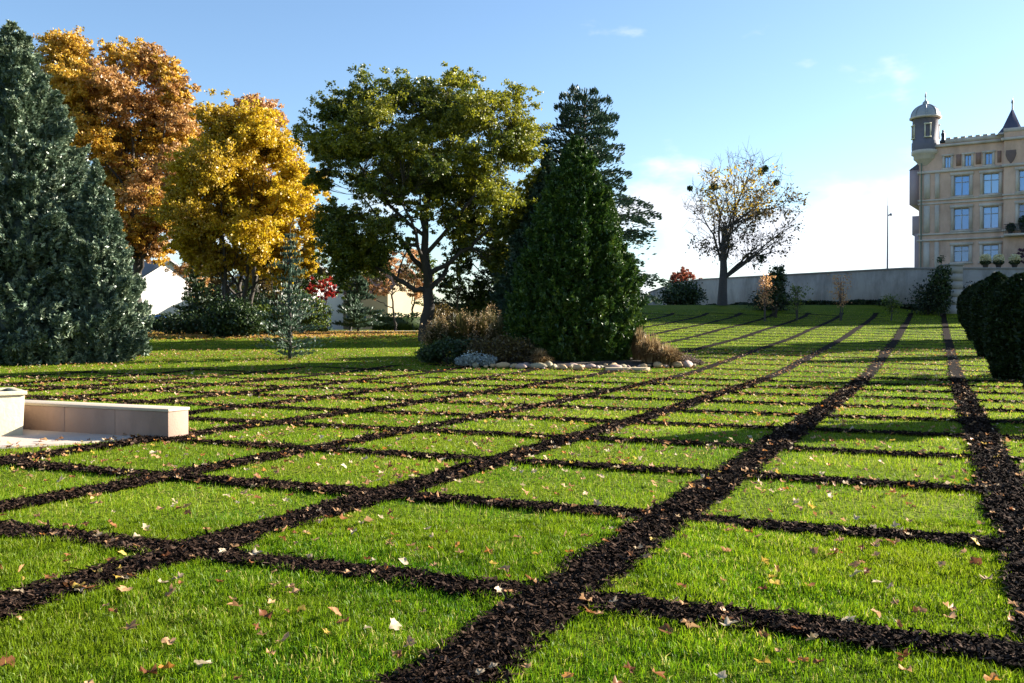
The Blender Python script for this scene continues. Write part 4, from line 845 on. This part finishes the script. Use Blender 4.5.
# pale flower pots on the wall
M_pot = stone('dark pot', [(.05, .04, .04), (.10, .08, .07)], 4)
Mf_pale = foliage('pale yellow blossoms', [(.60, .52, .28), (.85, .80, .58)], .35, .02)
for px, lb in ((985, 'leftmost pot of pale yellow flowers on the terrace wall'), (998, 'middle pot of pale yellow flowers on the terrace wall'), (1014, 'rightmost pot of pale yellow flowers on the terrace wall')):
    D = 90.3; root = empty('flower_pot', ((px - 512) / F * D, D, wz), lb, 'flower pot', 'flower pots on the terrace wall')
    MB().lathe([(0, 0), (.2, 0), (.3, .38), (.33, .38), (.33, .43), (.26, .43), (0, .40)], 16).build('pot', M_pot, root)
    cr = MB(); leaf_quads(cr, rand_dir(500) * (rng.random(500) ** .33)[:, None] * [.55, .45, .45] + [0, 0, .85], .13); cr.build('blossoms', Mf_pale, root)
    cr = MB(); leaf_quads(cr, rand_dir(200) * .45 * [1, 1, .5] + [0, 0, .5], .13); cr.build('foliage', Mf_dark, root)

# ------------------------------------------------------------------ the building on the terrace
P0 = np.array([44.97, 105.0]); U = np.array([.85, -.526]); U = U / np.linalg.norm(U); NB = np.array([-.526, -.85]); NB = NB / np.linalg.norm(NB)
def tpx(px): m = (px - 512) / F; return (m * P0[1] - P0[0]) / (U[0] - m * U[1])
def Zp(px, py): t = tpx(px); D = P0[1] + U[1] * t; return Zat(py, D)
BZ = 6.9
brot = math.atan2(U[1], U[0])
bld = empty('palace_building', (P0[0], P0[1], BZ), 'ornate beige stone building with a domed corner turret, on the terrace behind the wall', 'building', rz=brot)
# local frame: x along the facade, y into the building, z up from the terrace
M_fac = stone('ochre facade stone', [(.50, .32, .235), (.62, .42, .32), (.70, .52, .42)], .8, .9, .2, 6, streak=.3)
M_trim = stone('pale trim stone', [(.50, .44, .38), (.63, .56, .49)], 1.2, .9, .2, 8, streak=.3)
M_side = stone('purple grey shaded side wall', [(.32, .25, .27), (.42, .34, .36)], .8, .9, .2)  # purple shading of the left side is put into this colour
M_slate = stone('slate', [(.05, .05, .075), (.10, .10, .14)], 3, .6, .3)
M_zinc = stone('zinc roof', [(.20, .22, .24), (.36, .38, .40)], 3, .5, .2)
M_iron = plain('dark iron', (.03, .035, .04), .5, .5)
M_frame = plain('window frame paint', (.42, .44, .46), .6)
M_glass, n, l, b = mat('window glass'); b.inputs['Base Color'].default_value = (.03, .06, .12, 1); b.inputs['Roughness'].default_value = .08; b.inputs['Specular IOR Level'].default_value = 1.0
zt = n.new('ShaderNodeTexNoise'); zt.inputs['Scale'].default_value = .9; bb = n.new('ShaderNodeBump'); bb.inputs['Strength'].default_value = .15; l.new(zt.outputs[0], bb.inputs['Height']); l.new(bb.outputs[0], b.inputs['Normal'])
b.inputs['Metallic'].default_value = .35
oi = n.new('ShaderNodeObjectInfo'); rg = ramp(n, [(.04, .09, .20), (.10, .22, .45), (.20, .32, .50)]); l.new(oi.outputs['Random'], rg.inputs[0]); l.new(rg.outputs[0], b.inputs['Base Color'])

ZT = Zp(960, 137) - BZ; print('facade height', ZT)
def zl(px, py): return Zp(px, py) - BZ
wins = []   # x0,x1,z0,z1,kind
rows = [(zl(960, 262), zl(960, 246)), (zl(960, 230), zl(960, 208.5)), (zl(960, 196), zl(960, 176))]
cols = [(tpx(953), tpx(968.5)), (tpx(982), tpx(998))]
WB = tpx(1003); W_END = 34.0
step = cols[1][0] - cols[0][0]
for z0, z1 in rows:
    for a, c in cols: wins.append((a, c, z0, z1, 'tall'))
az0, az1 = zl(960, 167), zl(960, 156)
for a, c in ((943.5, 949.5), (963.5, 970), (984, 991)): wins.append((tpx(a), tpx(c), az0, az1, 'attic'))
def facade(mb, x0, x1, z0, z1, ops, yf, dep=.28):
    xs_ = sorted({x0, x1, *[o[0] for o in ops], *[o[1] for o in ops]}); zs_ = sorted({z0, z1, *[o[2] for o in ops], *[o[3] for o in ops]})
    for a, c in zip(xs_[:-1], xs_[1:]):
        for d_, e in zip(zs_[:-1], zs_[1:]):
            mx_, mz_ = (a + c) / 2, (d_ + e) / 2
            if any(o[0] < mx_ < o[1] and o[2] < mz_ < o[3] for o in ops): continue
            mb.add([(a, yf, d_), (c, yf, d_), (c, yf, e), (a, yf, e)], [(0, 1, 2, 3)])
    for o in ops:
        a, c, d_, e = o[:4]
        mb.add([(a, yf, d_), (c, yf, d_), (c, yf, e), (a, yf, e), (a, yf + dep, d_), (c, yf + dep, d_), (c, yf + dep, e), (a, yf + dep, e)], [(0, 4, 5, 1), (1, 5, 6, 2), (2, 6, 7, 3), (3, 7, 4, 0)])
def make_window(a, c, z0, z1, yf, kind):
    fr = MB(); w = .09 if kind == 'tall' else .06; d0, d1 = yf + .16, yf + .24
    fr.box(a, a + w, d0, d1, z0, z1); fr.box(c - w, c, d0, d1, z0, z1); fr.box(a + w, c - w, d0, d1, z0, z0 + w); fr.box(a + w, c - w, d0, d1, z1 - w, z1)
    m_ = (a + c) / 2; fr.box(m_ - .04, m_ + .04, d0 + .01, d1, z0 + w, z1 - w)
    if kind == 'tall': zt_ = z0 + (z1 - z0) * .68; fr.box(a + w, c - w, d0 + .02, d1 - .01, zt_ - .04, zt_ + .04)
    o = fr.build('window', M_frame, bld)
    MB().add([(a, d1 + .01, z0), (c, d1 + .01, z0), (c, d1 + .01, z1), (a, d1 + .01, z1)], [(0, 1, 2, 3)]).build('pane', M_glass, o)
    s = MB(); tw = .30 if kind == 'tall' else .22       # surround
    yo = yf - .07
    s.box(a - tw, a - .002, yo, yf - .002, z0 - .05, z1 + .05); s.box(c + .002, c + tw, yo, yf - .002, z0 - .05, z1 + .05)
    s.box(a - tw - .08, c + tw + .08, yo - .05, yf - .002, z1 + .053, z1 + .053 + (.30 if kind == 'tall' else .2)); s.box(a - tw - .08, c + tw + .08, yo - .08, yf - .002, z0 - .22, z0 - .053)
    s.build('sill', M_trim, o)
wm_ = MB(); facade(wm_, 0, WB, -.5, ZT - .6, wins, 0)
# side wall, back, roof
wm_.add([(0, 0, -.5), (0, 16, -.5), (0, 16, ZT - .6), (0, 0, ZT - .6)], [(0, 3, 2, 1)]); wm_.add([(0, 16, -.5), (W_END, 16, -.5), (W_END, 16, ZT - .6), (0, 16, ZT - .6)], [(0, 3, 2, 1)])
wm_.add([(0, 0, ZT - .6), (W_END, 0, ZT - .6), (W_END, 16, ZT - .6), (0, 16, ZT - .6)], [(0, 1, 2, 3)])
wm_.add([(W_END, 0, -.5), (W_END, 16, -.5), (W_END, 16, ZT - .6), (W_END, 0, ZT - .6)], [(0, 1, 2, 3)])
# dark plane behind the openings is the rooms' back wall
wm_.add([(.2, 3.0, -.4), (W_END - .2, 3.0, -.4), (W_END - .2, 3.0, ZT - .8), (.2, 3.0, ZT - .8)], [(0, 1, 2, 3)])
# projecting bay on the right with repeated storeys, carried on past the picture edge
PB = -.55; bw = []
sw = cols[0][1] - cols[0][0]
bx0 = tpx(1018)
for z0, z1 in rows[1:]:
    for k in range(2): bw.append((bx0 + k * 2.6, bx0 + k * 2.6 + sw, z0, z1, 'tall'))
facade(wm_, WB, WB + 6.6, -.5, ZT - .1, bw, PB)
wm_.add([(WB, PB, -.5), (WB, 0, -.5), (WB, 0, ZT - .1), (WB, PB, ZT - .1)], [(0, 3, 2, 1)]); wm_.add([(WB + 6.6, PB, -.5), (WB + 6.6, 0, -.5), (WB + 6.6, 0, ZT - .1), (WB + 6.6, PB, ZT - .1)], [(0, 1, 2, 3)])
wm_.add([(WB, PB, ZT - .1), (WB + 6.6, PB, ZT - .1), (WB + 6.6, 4, ZT - .1), (WB, 4, ZT - .1)], [(0, 1, 2, 3)]); wm_.add([(WB, 4, ZT - .6), (WB + 6.6, 4, ZT - .6), (WB + 6.6, 4, ZT - .1), (WB, 4, ZT - .1)], [(0, 3, 2, 1)])
rw = [(WB + 7.6 + k * 3.1, WB + 7.6 + k * 3.1 + sw, z0, z1, 'tall') for z0, z1 in rows for k in range(5)]
facade(wm_, WB + 6.6, W_END, -.5, ZT - .6, rw, 0)
wm_.build('wall', M_fac, bld)
for w_ in wins + rw: make_window(*w_[:4], 0, w_[4])
for w_ in bw: make_window(*w_[:4], PB, w_[4])
# cornices and string courses
def band(name, z0, z1, out, x0=0., x1=None):
    m_ = MB(); x1 = WB - .003 if x1 is None else x1
    m_.box(x0, x1, -out, -.003, z0, z1); m_.box(x0 - out, x0 - .003, -out, 15.9, z0, z1)
    m_.box(WB - out, WB + 6.6 + out, PB - out, PB - .003, z0, z1); m_.box(WB + 6.6 + .004 + out, W_END, -out, -.003, z0, z1)
    return m_.build(name, M_trim, bld)
band('cornice', zl(960, 171.5), zl(960, 169), .18); band('string_course', zl(960, 199.5), zl(960, 198), .12); band('string_course', zl(960, 203), zl(960, 201.5), .10)
band('string_course', zl(960, 234), zl(960, 232.3), .14); band('string_course', zl(960, 240), zl(960, 238.3), .2); band('cornice', zl(960, 146), zl(960, 143.5), .26)
band('plinth', -.5, .5, .12)
# recessed attic panels
for a, c in ((955, 960), (974.5, 980), (996, 1000)):
    MB().box(tpx(a), tpx(c), -.045, -.004, az0 + .1, az1 + .15).build('attic_panel', stone('russet panel', [(.22, .13, .10), (.30, .18, .14)], 1), bld)
# pilasters at the corner and beside the panel
pz0, pz1 = rows[1][0], rows[2][1]
for a, c in ((923, 929), (934, 938.5)):
    for z0, z1 in ((zl(960, 231.5), zl(960, 204)), (zl(960, 197), zl(960, 172)), (.55, zl(960, 241))): MB().box(tpx(a), tpx(c), -.10, -.003, z0, z1).build('pilaster', M_trim, bld)
# parapet with small merlons
pp = MB(); pp.box(tpx(944), WB - .003, -.12, .22, ZT - .6, ZT - .18); x = tpx(945)
while x < WB - .5: pp.box(x, x + .42, -.14, .24, ZT - .177, ZT - .02); x += .72
pp.box(WB + 6.7, W_END, -.12, .22, ZT - .6, ZT); pp.box(-.12, .22, .4, 15.9, ZT - .6, ZT - .1); pp.box(WB - .05, WB + 6.65, PB - .05, PB + .25, ZT - .1, ZT + .3); pp.build('parapet', M_trim, bld)
# shield on the bay
sh = MB(); cxs = tpx(1010); zc = zl(1010, 157); pr = [(-.42, .55), (.42, .55), (.45, .1), (.28, -.4), (0, -.75), (-.28, -.4), (-.45, .1)]
v = [(cxs + a, PB - .10, zc + b_) for a, b_ in pr] + [(cxs + a * 1.12, PB - .004, zc + b_ * 1.1) for a, b_ in pr] + [(cxs, PB - .2, zc)]
sh.add(v, [(q, (q + 1) % 7, (q + 1) % 7 + 7, q + 7) for q in range(7)]); sh.add(v, [(14, (q + 1) % 7, q) for q in range(7)]); sh.build('carved_shield', stone('dark shield', [(.10, .07, .07), (.2, .14, .13)], 5), bld)
# spire roof
zs = zl(1010, 135); xa = tpx(1010); rs = 1.35
sp_ = MB(); apex = zl(1010, 107); cyc = PB + rs
v = [(xa - rs, cyc - rs, zs), (xa + rs, cyc - rs, zs), (xa + rs, cyc + rs, zs), (xa - rs, cyc + rs, zs), (xa - rs * .62, cyc - rs * .62, zs + .8), (xa + rs * .62, cyc - rs * .62, zs + .8), (xa + rs * .62, cyc + rs * .62, zs + .8), (xa - rs * .62, cyc + rs * .62, zs + .8), (xa, cyc, apex)]
sp_.add(v, [(q, (q + 1) % 4, (q + 1) % 4 + 4, q + 4) for q in range(4)]); sp_.add(v, [(q + 4, (q + 1) % 4 + 4, 8) for q in range(4)]); so_ = sp_.build('spire_roof', M_slate, bld)
MB().box(xa - rs + .1, xa + rs - .1, PB + .05, cyc + rs, ZT - .1, zs).build('spire_base', M_trim, bld)
MB().tube([(xa, cyc, apex - .3), (xa, cyc, apex + .4), (xa, cyc, apex + .55), (xa, cyc, zl(1010, 97))], [.09, .07, .14, .02], 8).build('finial', M_zinc, so_)
# corner turret
tx = tpx(924.5) - .12; Dt = P0[1]
zt_ = lambda py: Zat(py, 104.0) - BZ
rt = 1.42; ty = .5; c_ = (tx, ty, 0)
tu = MB().lathe([(.05, zt_(170)), (.35, zt_(167)), (.7, zt_(163)), (1.05, zt_(159)), (1.2, zt_(158)), (rt - .2, zt_(154.5)), (rt + .02, zt_(153.5)), (rt + .02, zt_(150)), (rt - .03, zt_(149.5))], 20, c_).build('turret', M_trim, bld)
MB().lathe([(rt - .03, zt_(149.4)), (rt, zt_(147)), (rt, zt_(141)), (rt - .08, zt_(140)), (rt - .08, zt_(118.5)), (rt, zt_(118))], 8, c_).build('turret_drum', stone('turret slate blue', [(.09, .09, .12), (.17, .16, .20)], 3, .8), tu)
MB().lathe([(rt + .03, zt_(118)), (rt + .24, zt_(117.4)), (rt + .24, zt_(116)), (rt + .05, zt_(115.6))], 24, c_).build('eaves', M_trim, tu)
dm = MB(); a_ = np.linspace(0, 1.35, 9); z0_, z1_ = zt_(115.7), zt_(103.5)
dm.lathe([((rt + .05) * math.cos(q), z0_ + (z1_ - z0_) * math.sin(q) / math.sin(1.35)) for q in a_] + [(.30, zt_(103)), (.32, zt_(101)), (.10, zt_(99)), (.05, zt_(97))], 24, c_)
for k in range(8):
    an = k * math.pi / 4 + .2; dm.tube([(tx + (rt + .08) * math.cos(q) * math.cos(an), ty + (rt + .08) * math.cos(q) * math.sin(an), z0_ + .04 + (z1_ - z0_) * math.sin(q) / math.sin(1.35)) for q in a_], .05, 5)
dm.build('dome', M_zinc, tu)
MB().tube([(tx, ty, zt_(98)), (tx, ty, zt_(95.5)), (tx, ty, zt_(95)), (tx, ty, zt_(89.5))], [.05, .05, .1, .012], 8).build('finial', M_zinc, tu)
for an in (-1.25, -2.05 + math.pi / 2 + .9, -2.6):
    d_ = np.array([math.cos(an), math.sin(an)]); s_ = np.array([-d_[1], d_[0]])
    def M_(v): return np.stack([tx + d_[0] * v[:, 0] + s_[0] * v[:, 1], ty + d_[1] * v[:, 0] + s_[1] * v[:, 1], v[:, 2]], -1)
    zb0, zb1 = zt_(137), zt_(125); q = MB(); q.box(rt - .16, rt - .02, -.34, -.22, zb0, zb1, M_); q.box(rt - .16, rt - .02, .22, .34, zb0, zb1, M_); q.box(rt - .16, rt + .03, -.38, .38, zb1, zb1 + .14, M_); q.box(rt - .16, rt + .03, -.38, .38, zb0 - .12, zb0, M_)
    o = q.build('turret_window', plain('cream paint', (.6, .56, .42)), tu)
# statue on the parapet
stt = MB(); xs_ = tpx(941.5); zz = zl(941, 141)
stt.box(xs_ - .3, xs_ + .3, -.1, .4, zz - .3, zz); stt.tube([(xs_, .15, zz), (xs_ + .02, .15, zz + .35), (xs_, .15, zz + .75), (xs_ - .02, .15, zz + .88), (xs_, .15, zz + .93), (xs_, .15, zz + 1.1), (xs_, .15, zz + 1.18)], [.22, .17, .22, .09, .11, .12, .04], 8)
stt.build('roof_statue', M_iron, bld)
# chimney-like bay on the side wall
MB().box(-1.5, -.004, 5.2, 7.2, zl(925, 234) + .4, zl(925, 216) + .6).build('side_bay', M_side, bld)
MB().box(-1.15, -.005, 1.0, 8.5, zl(925, 203), zl(925, 168)).build('side_wing', M_side, bld)
sr = MB(); sr.add([(-1.2, .95, zl(925, 167.9)), (-.006, .95, zl(925, 160)), (-.006, 8.55, zl(925, 160)), (-1.2, 8.55, zl(925, 167.9)), (-.006, .95, zl(925, 167.9)), (-.006, 8.55, zl(925, 167.9))], [(0, 1, 2, 3)]); sr.add([(-1.2, .95, zl(925, 167.9)), (-.006, .95, zl(925, 160)), (-.006, .95, zl(925, 167.9))], [(0, 2, 1)]); sr.build('side_roof', M_slate, bld)
MB().box(-.9, -.005, 3.0, 9.5, -.5, zl(925, 234) + .35).build('side_annex', M_side, bld)
# downpipe
MB().tube([(tpx(920.5), -.12, 0), (tpx(920.5), -.12, zl(925, 160))], .07, 8).build('downpipe', plain('verdigris', (.12, .16, .12)), bld)
# balcony with plants on the bay
zb = zl(1010, 235); bal = MB().box(WB + .1, WB + 6.4, PB - 1.1, PB - .004, zb - .22, zb).build('balcony', M_trim, bld)
rl = MB(); rl.box(WB + .1, WB + 6.4, PB - 1.1, PB - 1.04, zb + .95, zb + 1.0); x = WB + .12
while x < WB + 6.4: rl.box(x, x + .03, PB - 1.085, PB - 1.055, zb, zb + .95); x += .14
rl.build('railing', M_iron, bal)
for k, dx in enumerate((.7, 1.9, 4.3)):
    root = empty('potted_plant', (0, 0, 0), ('small round green plant at the left end of the balcony', 'taller green plant beside the balcony window', 'green plant at the far right of the balcony')[k], 'potted plant', 'plants on the balcony')
    p_ = P0 + U * (WB + dx) + NB * (-(PB - .6)); root.location = (p_[0], p_[1], BZ + zb)
    MB().lathe([(0, 0), (.18, 0), (.24, .35), (0, .33)], 14).build('pot', M_pot, root)
    cr = MB(); hh = (1.1, 1.8, 1.2)[k]; leaf_quads(cr, rand_dir(500) * (rng.random(500) ** .4)[:, None] * [.5, .45, hh * .45] + [0, 0, hh * .6], .12); cr.build('foliage', Mf_dark, root)
# purple leaved tree on the terrace, in front of the facade
D = 97; b_ = np.array([(1030 - 512) / F * D, D, wz - .2]); broadleaf('plum_tree', 'purple leaved small tree before the building at the right edge', 'tree', b_, D, [(1022, 252, 7), (1032, 248, 9), (1040, 256, 8), (1028, 260, 6)], (1030, 254), (14, 10), [foliage('plum leaves', [(.05, .015, .03), (.14, .05, .09)], .3)], leaf=.13, dens=.8, trunk_r=.09, fork=.8)

# ------------------------------------------------------------------ houses far left
M_white = stone('white render', [(.50, .47, .46), (.66, .63, .61)], .5, .9, .1); M_beige = stone('beige render', [(.34, .27, .17), (.44, .36, .24)], .5, .9, .1)
M_tile = stone('roof tile', [(.20, .10, .07), (.32, .17, .12)], 4, .85, .4); M_rgrey = stone('grey roof', [(.14, .14, .15), (.22, .22, .23)], 3, .8, .3); M_shut = plain('grey shutter', (.22, .24, .26))
def house(px, D, W, Dp, h, roofh, rot, mw, mr, label, name='house'):
    b_ = at(px, D); root = empty(name, tuple(b_), label, 'house', rz=rot); w = MB(); ops = [(W * f, W * f + 1.1, z, z + 1.4) for z in ([1.0, 3.8] if h > 5 else [1.0]) for f in (.12, .42, .74)]
    sv_ = MB(); facade(sv_, 0, W, -.5, h, ops, 0); w = sv_
    w.add([(0, 0, -.5), (0, Dp, -.5), (0, Dp, h), (0, 0, h), (0, Dp / 2, h + roofh)], [(0, 3, 2, 1)]); w.add([(0, 0, h), (0, Dp, h), (0, Dp / 2, h + roofh)], [(0, 2, 1)])
    w.add([(W, 0, -.5), (W, Dp, -.5), (W, Dp, h), (W, 0, h)], [(0, 1, 2, 3)]); w.add([(W, 0, h), (W, Dp, h), (W, Dp / 2, h + roofh)], [(0, 1, 2)]); w.add([(0, Dp, -.5), (W, Dp, -.5), (W, Dp, h), (0, Dp, h)], [(0, 3, 2, 1)])
    w.build('wall', mw, root)
    e = .45; r_ = MB()
    for sgn, y0, y1 in ((1, -e, Dp / 2), (-1, Dp + e, Dp / 2)):
        zz = h - e * roofh / (Dp / 2); v = [(-e, y0, zz), (W + e, y0, zz), (W + e, y1, h + roofh), (-e, y1, h + roofh)]; v += [(a, b2, c + .18) for a, b2, c in v]
        r_.add(v, [(0, 1, 2, 3), (4, 5, 6, 7), (0, 1, 5, 4), (1, 2, 6, 5), (3, 0, 4, 7)])
    ro = r_.build('roof', mr, root); MB().box(W * .3, W * .3 + .7, Dp * .4, Dp * .4 + .6, h + roofh * .6, h + roofh + .9).build('chimney', mw, ro)
    for a, c, z0, z1 in ops:
        f_ = MB(); f_.box(a, a + .07, .1, .18, z0, z1); f_.box(c - .07, c, .1, .18, z0, z1); f_.box(a + .07, c - .07, .1, .18, z0, z0 + .07); f_.box(a + .07, c - .07, .1, .18, z1 - .07, z1); f_.box((a + c) / 2 - .03, (a + c) / 2 + .03, .11, .17, z0 + .07, z1 - .07)
        o = f_.build('window', M_frame, root); MB().add([(a, .2, z0), (c, .2, z0), (c, .2, z1), (a, .2, z1)], [(0, 1, 2, 3)]).build('pane', M_glass, o)
    return root
house(82, 108, 11, 9, 4.8, 2.8, R(-41), M_white, M_rgrey, 'white gabled house between the blue conifer and the golden tree')
house(222, 112, 10, 10, 5.0, 3.0, R(-38), M_white, M_rgrey, 'white house half hidden behind the golden tree and the red maple')
house(340, 116, 8, 7, 4.6, 2.6, R(-36), M_beige, M_tile, 'beige house with a tiled roof seen under the big tree')

# parked cars
M_rub = plain('tyre rubber', (.02, .02, .02), .8); M_rim = plain('wheel rim', (.4, .4, .42), .4, .8); M_lamp = plain('lamp glass', (.6, .6, .62), .2)
def car(px, D, col, label, rot):
    b_ = at(px, D); root = empty('parked_car', tuple(b_), label, 'car', 'cars parked in front of the far houses', rz=rot)
    m_, n_, l_, bb_ = mat('car paint'); bb_.inputs['Base Color'].default_value = (*col, 1); bb_.inputs['Roughness'].default_value = .25; bb_.inputs['Coat Weight'].default_value = .6
    prof = [(-2.1, .35), (-2.12, .75), (-1.95, .92), (-1.5, .98), (-.9, 1.42), (.45, 1.46), (1.15, 1.0), (1.95, .85), (2.1, .65), (2.08, .32)]; W = .84
    def solid(pr, ws): 
        k = len(pr); v = [(x, -w, z) for (x, z), w in zip(pr, ws)] + [(x, w, z) for (x, z), w in zip(pr, ws)]; m2 = MB()
        m2.add(v, [(q, (q + 1) % k, (q + 1) % k + k, q + k) for q in range(k)])
        c0 = (0, -W, .6); v2 = v + [(0, -W, .65), (0, W, .65)]; m2.add(v2, [(2 * k, (q + 1) % k, q) for q in range(k)] + [(2 * k + 1, q + k, (q + 1) % k + k) for q in range(k)]); return m2
    bd = solid(prof, [.8, .84, .84, .82, .66, .66, .82, .82, .8, .78]).build('body', m_, root, bevel=.03)
    for sg in (-1, 1):
        MB().add([(-1.28, sg * .81, 1.02), (.95, sg * .82, 1.02), (.42, sg * .71, 1.38), (-.85, sg * .71, 1.36)], [(0, 1, 2, 3)]).build('side_window', M_glass, root)
        for xx in (-1.3, 1.32):
            t2 = MB().tube([(xx, sg * .68, .32), (xx, sg * .86, .32)], .32, 18).build('wheel', M_rub, root); MB().tube([(xx, sg * .84, .32), (xx, sg * .875, .32)], .19, 14).build('rim', M_rim, t2)
        MB().box(1.98, 2.11, sg * .6 - .16, sg * .6 + .16, .62, .76).build('headlight', M_lamp, root)
    MB().add([(.50, -.60, 1.42), (.50, .60, 1.42), (1.12, .72, 1.04), (1.12, -.72, 1.04)], [(0, 3, 2, 1)]).build('windscreen', M_glass, root)
car(160, 86, (.02, .02, .04), 'dark blue car parked by the white house next to the blue conifer', R(-8))
car(212, 88, (.03, .035, .04), 'dark grey car parked nearer to the golden tree', R(-6))

print('objects', len(bpy.data.objects))
